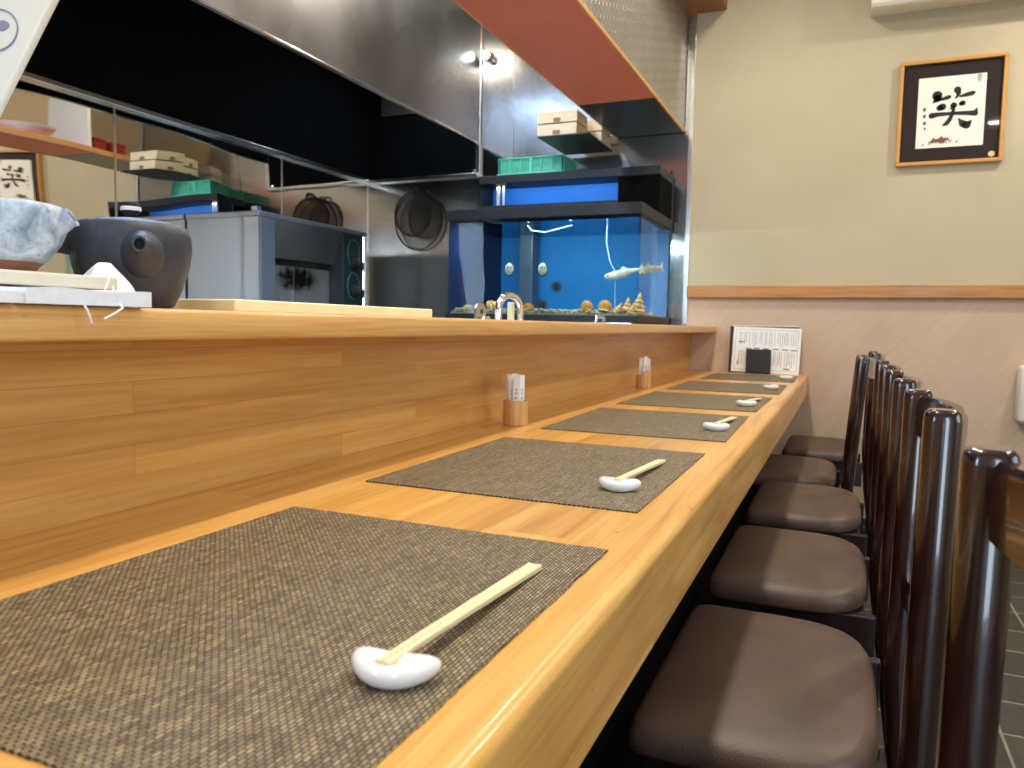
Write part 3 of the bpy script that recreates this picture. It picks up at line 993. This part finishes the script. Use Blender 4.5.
for i, (x, y, a, lab) in enumerate(MATS):
    o = mat0 if i == 0 else mat0.copy()
    if i: COL.objects.link(o)
    o.location = (x, y, .7203); o.rotation_euler.z = math.radians(a)
    tag(o, lab, 'placemat', 'placemats along the counter')

# ------------------------------------------------------------------ chopstick rests and chopsticks
def make_rest():
    bm = bmesh.new()
    bmesh.ops.create_uvsphere(bm, u_segments=40, v_segments=24, radius=1)
    for v in bm.verts:
        x, y, z = v.co
        X = x * .0285
        fat = .0145 + .0015 * abs(x)
        Y = y * fat + 14.0 * X * X - .004
        Z = z * .0115
        if z > 0:
            Z -= .0085 * math.exp(-(X / .016) ** 2) * math.exp(-((y) / .75) ** 2) * z ** .5
        if z < -.75: Z = max(Z, -.0098)
        v.co = (X, Y, Z + .0098)
    me = bpy.data.meshes.new('chopstick_rest'); bm.to_mesh(me); bm.free()
    for p in me.polygons: p.use_smooth = True
    o = bpy.data.objects.new('chopstick_rest', me); COL.objects.link(o); me.materials.append(M_white)
    return o
rest0 = make_rest()

def make_sticks():
    r = empty('chopsticks', (0, 0, 0))
    for s in (-1, 1):
        m = MB()
        def ring(y, w, h, zc, gap): return [Vector((s * gap + dx * w, y, zc + dz * h)) for dx, dz in ((-.5, -.35), (-.35, -.5), (.35, -.5), (.5, -.35), (.5, .35), (.35, .5), (-.35, .5), (-.5, .35))]
        # tip (y=0) lies on the rest, thick end touches the mat
        L = .245
        m.loft([ring(0, .0042, .0036, .0157, .0024), ring(L * .5, .0056, .0046, .0093, .0029), ring(L, .0068, .0052, .0028, .0035)])
        m.build('stick', MW_stick, r)
    return r
st0 = make_sticks()
names = ['nearest the camera', 'second from the camera', 'third from the camera', 'fourth from the camera', 'fifth from the camera', 'farthest from the camera']
RESTS = [(-.239, .380, 8), (-.263, .966, 4), (-.241, 1.640, 4), (-.244, 2.205, 4), (-.236, 2.872, 2), (-.227, 3.492, 2)]
ANG = [0.5, -1.0, -1.5, -3.0, -1.0, 0.0]
for i, (x, y, a) in enumerate(RESTS):
    o = rest0 if i == 0 else rest0.copy()
    if i: COL.objects.link(o)
    o.location = (x, y, .7219); o.rotation_euler.z = math.radians(a)
    tag(o, 'white bean shaped porcelain chopstick rest ' + names[i], 'chopstick rest', 'chopstick rests on the placemats')
for i, (x, y, a) in enumerate(RESTS):
    o = st0 if i == 0 else copy_tree(st0)
    o.location = (x + .001, y - .012, .7219); o.rotation_euler.z = math.radians(ANG[i])
    tag(o, 'pair of pale disposable chopsticks on the rest ' + names[i], 'chopsticks', 'chopsticks on the rests')

# ------------------------------------------------------------------ bamboo cups with paper picks
def bamboo_cup(x, y, label, slant, rot):
    r = empty('bamboo_cup', (x, y, .7202), rot)
    tag(r, label, 'cup', 'bamboo cups against the panel')
    n = 32
    def ring(rad, z, sl=0): return [Vector((rad * math.cos(2 * PI * k / n), rad * math.sin(2 * PI * k / n), z + sl * math.cos(2 * PI * k / n))) for k in range(n)]
    MB().loft([ring(.0255, 0), ring(.0265, .002), ring(.0265, .053, slant), ring(.0225, .0535, slant * .85), ring(.0225, .006), ring(.004, .005)]).build('cup_body', MW_bamboo, r, True)
    return r
def packets(x, y, grp, lab, n=8):
    m = MB()
    m.box(-.0070, .0070, -.0018, .0018, 0, .101, .0006)
    p0 = m.build('paper_sleeve', M_paper)
    for j, zz in enumerate((.052, .062, .069)):
        mk = MB()
        mk.box(-.0028, .0028, -.0019, -.00165, zz, zz + .0012); mk.box(-.0005, .0005, -.0019, -.00165, zz - .003, zz + .003)
        mk.build('printed_mark', M_greyink, p0)
    for k in range(n):
        o = p0 if k == 0 else copy_tree(p0)
        a = 2 * PI * k / n + .3
        rr = .0125 if k % 2 == 0 else .007
        o.location = (x + rr * math.cos(a), y + rr * math.sin(a), .7262)
        o.scale.z = random.uniform(.94, 1.05)
        o.rotation_euler = (random.uniform(-.07, .07), random.uniform(-.07, .07), random.choice([-.5, .5, .2, .9]) + random.uniform(-.2, .2))
        tag(o, lab, 'toothpick sleeve', grp)
bamboo_cup(-.644, 1.512, 'bamboo cup of paper sleeves nearer the camera against the panel', 0.0, 0)
packets(-.644, 1.512, 'paper sleeves in the nearer bamboo cup', 'thin white paper sleeve standing in the nearer bamboo cup')
bamboo_cup(-.650, 2.676, 'bamboo cup with slanted mouth farther along the panel', .012, 0)
packets(-.650, 2.676, 'paper sleeves in the farther bamboo cup', 'thin white paper sleeve standing in the farther bamboo cup', 7)

# ------------------------------------------------------------------ menu in its stand
tilt = Matrix.Rotation(math.radians(-4), 4, 'X')
mn = empty('menu_sheet', (-.357, 3.925, .7235))
mn.rotation_euler = (math.radians(-6), math.radians(1.2), 0)
tag(mn, 'white laminated menu with columns of print behind the black stand', 'menu')
MB().box(-.158, .158, 0, .0015, 0, .222).build('sheet', M_paper, mn)
m = MB()
for (a, b, c, d) in ((-.146, .146, .012, .0132), (-.146, .146, .2088, .210), (-.146, -.1448, .012, .210), (.1448, .146, .012, .210)):
    m.box(a, b, -.0004, -.0001, c, d)
m.build('border_line', M_ink, mn)
txt = MB(); red = MB()
rnd = random.Random(3)
for band in (0, 1):
    z1, z0 = ((.200, .128), (.108, .024))[band]
    x = -.128
    while x < .138:
        z = z1 - rnd.uniform(0, .004)
        end = z0 + rnd.uniform(0, .02)
        tgt = red if rnd.random() < .18 else txt
        while z > end:
            hgt = rnd.uniform(.0018, .0034)
            tgt.box(x, x + rnd.uniform(.0018, .003), -.0004, -.0001, z - hgt, z)
            z -= hgt + rnd.uniform(.0006, .0016)
        x += rnd.choice([.0072, .0085, .0105, .015])
for k, x in enumerate((-.118, -.082, -.044, .0, .046, .09, .128)):
    zz = (.148, .116, .118, .117, .117, .116, .115)[k]
    txt.box(x - .014, x + .014, -.0005, -.0001, zz - .0025, zz + .0025)
txt.box(.085, .115, -.0005, -.0001, .020, .026)
txt.build('print', M_greyink, mn)
red.box(-.132, -.126, -.0005, -.0001, .035, .055)
red.build('red_print', M_redink, mn)
mb_ = empty('menu_folder', (-.368, 3.945, .7235))
mb_.rotation_euler = (math.radians(-6), 0, 0)
tag(mb_, 'dark bound menu folder leaning behind the white menu', 'menu')
MB().box(-.162, .160, 0, .010, 0, .2275, .001).build('cover', M_blackmat, mb_)
MB().box(-.158, .158, .0105, .013, .004, .232).build('inner_sheet', M_paper, mb_)
ms = empty('menu_stand', (-.384, 3.89, .7203))
tag(ms, 'small black menu stand on the counter end by the wall', 'stand')
MB().box(-.058, .058, 0, .010, .002, .118, .003).build('front_plate', M_blackmat, ms)
MB().box(-.060, .060, -.012, .028, 0, .0026, .001).build('base', M_blackmat, ms)

# ------------------------------------------------------------------ framed calligraphy on the far wall
pic = empty('framed_calligraphy', (.38, YF, 1.92))
tag(pic, 'gold framed brush calligraphy with dark mount on the far wall', 'picture')
px0, px1, pz0, pz1 = .170, .590, 1.688, 2.150
m = MB()
fw = .016
y0, y1 = YF - .028, YF - .001
m.box(px0, px1, y0, y1, pz0, pz0 + fw, .003); m.box(px0, px1, y0, y1, pz1 - fw, pz1, .003)
m.box(px0, px0 + fw, y0, y1, pz0 + fw, pz1 - fw, .003); m.box(px1 - fw, px1, y0, y1, pz0 + fw, pz1 - fw, .003)
part(m, 'frame', M_rail_gold, pic)
part(MB().box(px0 + fw, px1 - fw, YF - .012, YF - .006, pz0 + fw, pz1 - fw), 'mount', M_mount, pic)
part(MB().box(.2485, .5125, YF - .016, YF - .0122, 1.764, 2.073), 'paper', M_washi, pic)
part(MB().box(px0 + fw, px1 - fw, YF - .0240, YF - .0225, pz0 + fw, pz1 - fw), 'glass', M_pictureglass, pic)
STR = [[(0.3244, 1.992, 0.0216), (0.3263, 1.9795, 0.017), (0.3187, 1.9707, 0.0093), (0.3105, 1.9633, 0.0039)], [(0.3346, 1.9733, 0.0062), (0.3539, 1.9768, 0.0085), (0.3707, 1.982, 0.0093)], [(0.3365, 1.9377, 0.0139), (0.3473, 1.9408, 0.0155)], [(0.4024, 2.0099, 0.0155), (0.408, 1.9959, 0.01), (0.4033, 1.9828, 0.0062), (0.3966, 1.9741, 0.0031)], [(0.4155, 1.981, 0.0054), (0.4409, 1.9865, 0.01), (0.4615, 1.9905, 0.01), (0.4674, 1.9926, 0.0062)], [(0.4209, 1.9488, 0.0108), (0.4267, 1.9509, 0.0116)], [(0.391, 1.9435, 0.0139), (0.3854, 1.9346, 0.007), (0.3778, 1.9298, 0.0031)], [(0.3895, 1.9369, 0.0077), (0.391, 1.9212, 0.0077), (0.3865, 1.9033, 0.0077), (0.3774, 1.8817, 0.01), (0.3661, 1.8657, 0.0093), (0.3554, 1.8611, 0.0054)], [(0.3075, 1.9055, 0.0139), (0.327, 1.9086, 0.01), (0.388, 1.9093, 0.0077), (0.4484, 1.9059, 0.01), (0.4754, 1.9034, 0.0131), (0.4809, 1.9217, 0.0039)], [(0.4137, 1.8833, 0.0031), (0.4299, 1.8616, 0.0155), (0.4454, 1.8536, 0.017), (0.4556, 1.8635, 0.0093), (0.4611, 1.8711, 0.0039)]]


def stroke(mb, pts, y, k=0.95):
    # a brush stroke: the union of discs along a smoothed polyline, laid flat on the paper
    sm = []
    for a, b in zip(pts[:-1], pts[1:]):
        for q in range(8):
            t = q / 8
            sm.append(tuple(a[i] * (1 - t) + b[i] * t for i in range(3)))
    sm.append(pts[-1])
    L, Rr = [], []
    for i, (x, z, w_) in enumerate(sm):
        a = sm[max(i - 1, 0)]; b = sm[min(i + 1, len(sm) - 1)]
        d = Vector((b[0] - a[0], b[1] - a[1])).normalized()
        nn = Vector((-d.y, d.x)) * w_ * k
        L.append(Vector((x + nn.x, y, z + nn.y))); Rr.append(Vector((x - nn.x, y, z - nn.y)))
    for i in range(len(sm) - 1):
        mb.poly([L[i], L[i + 1], Rr[i + 1], Rr[i]])
    for x, z, w_ in (sm[0], sm[-1]) + tuple(sm[8:-1:8]):
        mb.poly([(x + w_ * k * math.cos(2 * PI * q / 16), y - .00005, z + w_ * k * math.sin(2 * PI * q / 16)) for q in range(16)])
m = MB()
yi = YF - .0164
for s in STR: stroke(m, s, yi)
part(m, 'brush_character', M_ink, pic)
m = MB()
for (x, z) in ((.2774, 1.9349), (.2790, 1.9050), (.2806, 1.8742)):
    for (dx, dz, ex, ez) in ((-.005, .004, .005, .005), (-.004, 0, .004, .0005), (0, .007, -.001, -.006), (-.005, -.005, .005, -.004), (-.004, .003, -.005, -.004)):
        stroke(m, [(x + dx, z + dz, .0019), (x + ex, z + ez, .0015)], yi)
part(m, 'signature', M_ink, pic)
m = MB()
m.box(.2779, .2859, yi - .0002, yi, 1.8458, 1.8558)
part(m, 'seal', M_redink, pic)
m = MB()
for k in range(46):
    x = .345 + max(-.036, min(.036, rnd.gauss(0, .017))); z = 1.797 + rnd.gauss(0, .0055)
    stroke(m, [(x, z, .004), (x + rnd.uniform(-.008, .008), z - rnd.uniform(0, .01), .002)], yi - .00002 * k)
for k in range(14):
    x = .345 + rnd.uniform(-.045, .045)
    stroke(m, [(x, 1.793, .0025), (x + rnd.uniform(-.006, .006), 1.779 + rnd.uniform(-.002, .004), .0012)], yi)
stroke(m, [(.276, 1.779, .003), (.281, 1.782, .002)], yi); stroke(m, [(.409, 1.782, .003), (.412, 1.788, .0025)], yi)
part(m, 'leaf_drawing', M_brownink, pic)
m = MB()
stroke(m, [(.4849, 2.062, .010), (.4849, 2.048, .008), (.4852, 2.036, .002)], yi)
part(m, 'leaf_mark', M_greenink, pic)
m = MB()
m.poly([(.5477 + .014 * math.cos(PI / 6 + q * PI / 3), YF - .0125, 1.7233 + .014 * math.sin(PI / 6 + q * PI / 3)) for q in range(6)], (0, .0004, 0))
part(m, 'gold_crest', plain('gold_foil', srgb(222, 196, 130), 0.4), pic)

# ------------------------------------------------------------------ air conditioner, wall box
ac = empty('air_conditioner', (.45, YF, 2.39))
tag(ac, 'white wall air conditioner at the top of the far wall', 'air conditioner')
ax0, ax1 = .035, .86
prof = [(YF - .001, 2.375), (YF - .13, 2.362), (YF - .150, 2.366), (YF - .160, 2.378), (YF - .160, 2.63), (YF - .145, 2.655), (YF - .001, 2.66)]
part(MB().loft([[Vector((x, y, z)) for y, z in prof] for x in (ax0, ax0 + .004, ax1 - .004, ax1)]), 'casing', M_whitepl, ac)
part(MB().box(ax0 + .045, ax1 - .03, YF - .1625, YF - .1602, 2.400, 2.404), 'slot', M_ink, ac)
part(MB().box(ax0 + .045, ax0 + .048, YF - .1625, YF - .1602, 2.404, 2.48), 'slot', M_ink, ac)
m = MB()
for a, b in ((.17, .205), (.215, .23), (.235, .265), (.33, .36)):
    m.box(a, b, YF - .1612, YF - .1602, 2.381, 2.383); m.box(a, b, YF - .1612, YF - .1602, 2.389, 2.391); m.box(a, a + .002, YF - .1612, YF - .1602, 2.381, 2.391)
part(m, 'printed_mark', M_greyink, ac)

wb = empty('wall_dispenser', (.80, YF, .64))
tag(wb, 'white rounded box on the far wall at the right edge', 'dispenser')
part(MB().box(.700, .90, YF - .10, YF - .002, .55, .80, .02, 4), 'casing', M_whitepl, wb, True)
part(MB().box(.73, .875, YF - .104, YF - .099, .60, .63, .002), 'slot', M_greyink, wb)

# ------------------------------------------------------------------ chairs
def make_chair(lean=.006):
    r = empty('dining_chair', (0, 0, FL))
    z0 = 0.0 - 0.0
    F = -FL  # local z = world z + F
    # seat cushion, plan with straight front and rounded back
    n = 56
    def outline(sc, z, dz=0):
        pts = []
        for k in range(n):
            a = 2 * PI * k / n
            c, s = math.cos(a), math.sin(a)
            e = 2 / (4.2 if c > 0 else 16.0)
            x = (abs(c) ** e) * (1 if c > 0 else -1)
            y = (abs(s) ** e) * (1 if s > 0 else -1)
            inset = (1 - sc) * .13
            X = -.085 + x * (.150 - inset)
            wdt = .245 - .020 * max(0, x) ** 2 - inset
            pts.append(Vector((X, y * wdt, z + F)))
        return pts
    m = MB()
    m.loft([outline(.95, .398), outline(.99, .400), outline(1.0, .405), outline(1.0, .416), outline(.98, .426), outline(.94, .4335), outline(.87, .438), outline(.7, .441), outline(.4, .4435), outline(.05, .445)])
    m.build('seat', M_vinyl, r, True, ang=80)
    # aprons
    for s in (-1, 1):
        MB().box(-.215, .078, s * .205 - .011, s * .205 + .011, .300 + F, .3975 + F, .003).build('side_rail', M_apron, r)
    MB().box(-.215, -.195, -.194, .194, .300 + F, .3975 + F, .003).build('front_rail', M_apron, r)
    MB().box(.040, .060, -.194, .194, .310 + F, .3975 + F, .003).build('rear_rail', M_apron, r)
    # rear legs that run up as back posts
    def sec(cx, cy, z, ax, ay, nn=20):
        e = 2 / 3.0
        out = []
        for k in range(nn):
            a = 2 * PI * k / nn
            c, s = math.cos(a), math.sin(a)
            out.append(Vector((cx + (abs(c) ** e) * (1 if c > 0 else -1) * ax, cy + (abs(s) ** e) * (1 if s > 0 else -1) * ay, z + F)))
        return out
    for s in (-1, 1):
        m = MB()
        y = s * .162
        B = .1005
        m.loft([sec(B + .045, y, FL + .001, .014, .013), sec(B + .012, y, .22, .018, .015), sec(B, y, .40, .020, .016), sec(B + lean * .5, y, .62, .020, .0165),
                sec(B + lean, y, .835, .020, .0165), sec(B + lean, y, .844, .0185, .0155), sec(B + lean, y, .848, .015, .0125)])
        m.build('post', M_darkwood, r, True, ang=50)
        m = MB()
        m.loft([sec(-.195, s * .185, FL + .001, .014, .014), sec(-.195, s * .18, .30, .018, .018), sec(-.195, s * .18, .3815, .018, .018)])
        m.build('leg', M_darkwood, r, True, ang=50)
    # curved top rail between the posts and a lower back rail
    def rail(zb, zt, dip, xb, th, bow):
        m = MB()
        rings = []
        for k in range(17):
            t = -1 + 2 * k / 16
            y = t * .152
            x = xb + bow * (1 - t * t)
            zbb = zb - dip * (1 - t * t) * 0 + dip * t * t * -0
            edge = .012 * (1 - abs(t)) ** .5
            rings.append([Vector((x - th / 2, y, zb - edge + F)), Vector((x + th / 2, y, zb - edge + F)), Vector((x + th / 2 + .001, y, zt - .006 + F)), Vector((x + th / 2 - .004, y, zt + F)), Vector((x - th / 2 + .004, y, zt + F)), Vector((x - th / 2, y, zt - .006 + F))])
        m.loft(rings)
        return m
    rail(.782, .840, 0, .108 + lean, .020, .024).build('top_rail', M_darkwood, r, True, ang=40)
    rail(.520, .556, 0, .102 + lean * .5, .016, .016).build('lower_rail', M_darkwood, r, True, ang=40)
    for s in (-1, 1):
        MB().box(-.19, .10, s * .165 - .008, s * .165 + .008, .10 + F, .125 + F, .003).build('stretcher', M_darkwood, r)
    return r
ch0 = make_chair()
CH = [(0.0, .52, 0, 'dark lacquered chair nearest the camera, its back at the right edge of the picture'),
      (0.0, 1.160, 0, 'dark lacquered chair with brown vinyl seat, largest seat in view, second from the camera'),
      (0.0, 1.780, 0, 'dark lacquered chair with brown vinyl seat, third from the camera'),
      (0.0, 2.415, 0, 'dark lacquered chair with brown vinyl seat, fourth from the camera'),
      (-.072, 2.985, 0, 'dark lacquered chair with a leaning back pushed closest to the counter'),
      (0.01, 3.63, 0, 'dark lacquered chair farthest from the camera by the far wall')]
for i, (x, y, a, lab) in enumerate(CH):
    if i == 4:
        o = make_chair(.030)
    else:
        o = ch0 if i == 0 else copy_tree(ch0)
    o.location = (x, y, FL); o.rotation_euler.z = math.radians(a)
    tag(o, lab, 'chair', 'chairs along the counter')

# ------------------------------------------------------------------ things on the ledge
LZ = .9446
tag(MB().box(-.80, -.70, .745, 1.245, LZ + .0003, LZ + .016, .002).build('cutting_board', MW_board), 'long pale cutting board lying on the serving ledge', 'cutting board')

# dark teapot
dp = empty('teapot', (-.765, .650, LZ + .0005))
tag(dp, 'dark grey unglazed teapot with spout facing the counter on the ledge', 'teapot')
m = MB()
m.lathe([(.050, 0), (.058, .004), (.070, .025), (.080, .052), (.0845, .075), (.0835, .092), (.078, .103), (.070, .106), (.066, .102), (.062, .098)], (0, 0, 0), 48)
m.build('body', M_darkclay, dp, True, ang=60)
dp.scale = (.77, .77, .92)
dirv = Vector((.72, -.69, .16)).normalized()
q = dirv.to_track_quat('Z', 'Y').to_matrix()
m = MB()
bc = Vector((.72, -.69, 0)).normalized() * .066 + Vector((0.012, 0.012, .066))
m.lathe([(.031, 0), (.026, .018), (.017, .032), (.0105, .045), (.0095, .052), (.0070, .052), (.0060, .040)], bc, 28, q)
m.build('spout', M_darkclay, dp, True, ang=60)
m = MB(); m.lathe([(.0001, .0415), (.0062, .0412), (.0064, .043)], bc, 16, q, cap=False)
m.build('spout_hole', M_ink, dp)
m = MB(); m.lathe([(.066, .099), (.066, .104), (.055, .109), (.02, .113), (.004, .114)], (0, 0, 0), 40)
m.build('lid', M_darkclay, dp, True)
m = MB(); m.lathe([(.007, .113), (.009, .117), (.013, .122), (.014, .127), (.011, .133), (.003, .135)], (0, 0, 0), 24)
kn = m.build('lid_knob', M_ink, dp, True)
m = MB(); m.lathe([(.0143, .1225), (.0147, .124), (.0147, .126), (.0143, .1275)], (0, 0, 0), 24, cap=False)
m.build('knob_band', M_white, kn, True)
hd = Vector((-.70, -.714, .12)).normalized(); hq = hd.to_track_quat('Z', 'Y').to_matrix()
m = MB(); m.lathe([(.014, 0), (.013, .02), (.016, .05), (.018, .062), (.012, .062), (.010, .03)], hd * .072 + Vector((0, 0, .068)), 24, hq)
m.build('handle', M_darkclay, dp, True, ang=60)

# folded cloths and block under the pale pot
def cloth(x0, x1, y0, y1, z0, th, nm, label, wav=.002, drop=0.0, seed=1, mat=M_whitecl):
    rr = random.Random(seed)
    nx_, ny_ = 14, 22
    ph = [rr.uniform(0, 6) for _ in range(6)]
    def top(i, j, t):
        u, v = i / nx_, j / ny_
        x = x0 + (x1 - x0) * u; y = y0 + (y1 - y0) * v
        z = z0 + t + (wav * (1 + math.sin(9 * v + ph[0] + 3 * u) * math.sin(5 * u + ph[1])) * .5 if t > 0 else 0)
        if u > .86 and drop:
            z -= drop * ((u - .86) / .14) ** 1.5
        x += .0012 * math.sin(17 * v + ph[2]); y += .0012 * math.sin(13 * u + ph[3])
        return Vector((x, y, z))
    m = MB()
    T = [[m.bm.verts.new(top(i, j, th)) for j in range(ny_ + 1)] for i in range(nx_ + 1)]
    Bm = [[m.bm.verts.new(top(i, j, 0)) for j in range(ny_ + 1)] for i in range(nx_ + 1)]
    for i in range(nx_):
        for j in range(ny_):
            m.bm.faces.new((T[i][j], T[i + 1][j], T[i + 1][j + 1], T[i][j + 1]))
            m.bm.faces.new((Bm[i][j], Bm[i][j + 1], Bm[i + 1][j + 1], Bm[i + 1][j]))
    for i in range(nx_):
        m.bm.faces.new((T[i][0], Bm[i][0], Bm[i + 1][0], T[i + 1][0])); m.bm.faces.new((T[i][ny_], T[i + 1][ny_], Bm[i + 1][ny_], Bm[i][ny_]))
    for j in range(ny_):
        m.bm.faces.new((T[0][j], T[0][j + 1], Bm[0][j + 1], Bm[0][j])); m.bm.faces.new((T[nx_][j], Bm[nx_][j], Bm[nx_][j + 1], T[nx_][j + 1]))
    return tag(m.build(nm, mat, None, True, ang=50), label, 'cloth')
lower = cloth(-.72, -.588, .20, .398, LZ + .0004, .008, 'folded_cloth', 'white folded cloth lowest at the left end of the ledge', .001, 0, 1)
upper = cloth(-.70, -.590, .402, .522, LZ + .0004, .012, 'folded_cloth', 'bluish white folded cloth with frayed threads at the ledge front', .002, 0, 2)
for k, pts in enumerate(([(-.592, .453, LZ + .003), (-.586, .453, LZ - .004), (-.5855, .455, LZ - .010), (-.586, .457, LZ - .015)],
                         [(-.592, .488, LZ + .003), (-.585, .487, LZ - .001), (-.5845, .480, LZ - .005), (-.585, .468, LZ - .011)],
                         [(-.640, .512, LZ + .012), (-.640, .515, LZ + .020), (-.640, .518, LZ + .026), (-.641, .517, LZ + .031)],
                         [(-.640, .520, LZ + .012), (-.640, .523, LZ + .018), (-.641, .522, LZ + .022)],
                         [(-.645, .522, LZ + .012), (-.645, .527, LZ + .016), (-.645, .528, LZ + .019)])):
    t = MB().tube(pts, .0009, 6).build('loose_thread', M_whitecl, upper, True)
tag(MB().box(-.785, -.640, .375, .528, LZ + .0165, LZ + .0285, .002).build('wooden_block', plain('grey_cream_wood', srgb(206, 200, 180), 0.6, var=0.06, scale=30)), 'pale wooden block lying on the folded cloth beside the dark teapot', 'block')
tag(MB().box(-.80, -.735, .405, .535, LZ + .0005, LZ + .0155, .002).build('wooden_batten', MW_board), 'pale wooden batten under the back of the wooden block', 'block')
cloth(-.80, -.655, .25, .372, LZ + .0095, .014, 'folded_cloth', 'white folded cloth lying behind the wooden block at the left', .003, 0, 5)
# crumpled cloth between the pots
m = MB()
rings = []
rr = random.Random(9)
for k in range(9):
    t = k / 8
    rad = .028 * math.cos(t * 1.42) + .001
    rings.append([Vector((rad * math.cos(a) * (1 + .22 * math.sin(3 * a + t * 3)) + .004 * math.sin(t * 5), 1.1 * rad * math.sin(a) * (1 + .18 * math.sin(5 * a + t * 2)) + .006 * t, t * .046)) for a in [2 * PI * q_ / 30 for q_ in range(30)]])
m.loft(rings)
o = m.build('crumpled_cloth', M_whitecl, None, True, ang=80)
o.location = (-.704, .562, LZ + .0005)
tag(o, 'crumpled white cloth standing between the two teapots', 'cloth')

# pale pot standing on the block
gp = empty('teapot', (-.760, .482, LZ + .0302))
tag(gp, 'pale blue grey mottled teapot with rough glaze at the left edge of the ledge', 'teapot')
m = MB(); m.lathe([(.040, 0), (.046, .003), (.052, .012), (.0555, .016)], (0, 0, 0), 40)
m.build('foot', M_redclay, gp, True)
gp.scale = (.84, .84, .72)
m = MB()
n = 48
rings = []
for rad, z in [(.0555, .016), (.064, .026), (.074, .042), (.080, .060), (.083, .078), (.083, .086), (.079, .090), (.074, .087), (.070, .078)]:
    rings.append([Vector((rad * math.cos(a) * (1 + .012 * math.sin(3 * a + z * 40)), rad * math.sin(a) * (1 + .012 * math.sin(2 * a)), z + .002 * math.sin(2 * a + 1) * (z > .05))) for a in [2 * PI * k / n for k in range(n)]])
m.loft(rings)
m.build('body', M_greyclay, gp, True, ang=70)
m = MB(); m.lathe([(.074, .083), (.070, .088), (.04, .0925), (.004, .094)], (0, 0, 0), 40); m.build('lid', M_greyclay, gp, True)
d2 = Vector((.72, .52, .46)).normalized(); q2 = d2.to_track_quat('Z', 'Y').to_matrix()
m = MB(); m.lathe([(.020, -.012), (.015, .004), (.0125, .012), (.013, .017), (.0095, .017), (.008, .006)], Vector((.058, .046, .072)), 24, q2); m.build('spout', M_greyclay, gp, True, ang=60)
m = MB(); m.lathe([(.004, .0), (.0055, .002), (.003, .004)], Vector((.067, -.028, .070)), 14, Vector((.8, -.35, .1)).to_track_quat('Z', 'Y').to_matrix()); m.build('dark_pit', M_ink, gp, True)

# tilted white placard hanging from the overhead shelf
pl = empty('hanging_placard', (-.86, .50, 1.29))
tag(pl, 'tilted white placard with a drawn oval hanging at the top left corner', 'sign')
Rt = Matrix.Rotation(math.radians(-43), 4, 'Y')
m = MB()
m.box(-.22, .180, -.004, .004, -.115, .16, .0035, 3)
o = m.build('board', M_whitepl, pl)
def ov(u, v):
    return (.134 + u * .80 - v * .60, -.0046, .007 + u * .60 + v * .80)
m = MB().tube([ov(.030 * math.cos(2 * PI * k / 40), .019 * math.sin(2 * PI * k / 40)) for k in range(41)], .0009, 6, False)
o2 = m.build('drawn_oval', M_blueink, pl)
m = MB(); m.poly([ov(.009 + .007 * math.cos(2 * PI * k / 20) + .002 * math.cos(4 * PI * k / 20), .004 + .005 * math.sin(2 * PI * k / 20)) for k in range(20)], (0, .0004, 0))
o3 = m.build('drawn_blot', M_blueink, pl)
o4 = MB().tube([(-.16, 0, .15), (-.16, 0, .16)], .004, 6).build('eyelet', M_strip, pl)
pl.rotation_euler = (0, math.radians(42), 0)
bpy.context.view_layer.update()
cd = MB().tube([(-.87, .50, 1.47), (-.87, .50, 1.924)], .0015, 6).build('cord', M_whitecl)
cd.parent = pl
cd.matrix_parent_inverse = (Matrix.Translation(pl.location) @ pl.rotation_euler.to_matrix().to_4x4()).inverted()

# ------------------------------------------------------------------ sink fittings behind the ledge
sb = tag(MB().box(-1.30, -.90, 1.2, 3.25, FL, .935, .003).build('sink_cabinet', M_broiler), 'stainless sink cabinet standing behind the serving ledge', 'cabinet')
tp = empty('gooseneck_tap', (-.95, 2.085, .9355))
tag(tp, 'chrome gooseneck tap arching up behind the ledge before the tank', 'tap')
pts = [(0, 0, 0), (0, .002, .04)] + [(0, .085 - .083 * math.cos(a), .045 + .045 * math.sin(a)) for a in [k * PI / 14 for k in range(1, 14)]] + [(0, .168, .03), (0, .168, .008)]
MB().tube(pts, .011, 14).build('neck', M_chrome, tp, True)
MB().lathe([(.022, 0), (.022, .006), (.014, .010)], (0, 0, 0), 24).build('base_flange', M_chrome, tp, True)
tag(MB().box(-.975, -.955, 2.205, 2.222, .9355, 1.005, .004).build('wooden_spatula', MW_board), 'pale wooden spatula handle standing under the tap arch', 'spatula')
bp = empty('steel_bracket', (-.95, 1.955, .9355))
tag(bp, 'rounded steel bracket plate with a hole left of the tap', 'bracket')
m = MB()
n = 20
out = [Vector((0, -.032, 0)), Vector((0, .032, 0))] + [Vector((0, .032 * math.cos(a), .038 + .022 * math.sin(a))) for a in [k * PI / 10 for k in range(0, 11)]]
m.poly(out, (.006, 0, 0)); m.build('plate', M_strip, bp)
m = MB(); m.lathe([(.007, 0), (.007, .0066), (.002, .0067)], (.0005, .005, .035), 16, Ry); m.build('hole', M_ink, bp)
MB().tube([(.012, -.01, .004), (.014, .0, .016), (.014, .03, .018), (.012, .05, .004)], .006, 10).build('foot_loop', M_chrome, bp, True)
vt = empty('tap_handle', (-.95, 3.12, .9355))
tag(vt, 'small chrome lever handle behind the ledge right of the gooseneck tap', 'tap')
MB().tube([(0, -.06, 0), (0, -.06, .028), (0, -.052, .038), (0, .04, .040), (0, .052, .034), (0, .056, 0)], .008, 12).build('lever', M_chrome, vt, True)
MB().lathe([(.016, 0), (.016, .005), (.010, .008)], (0, -.06, 0), 20).build('base_flange', M_chrome, vt, True)
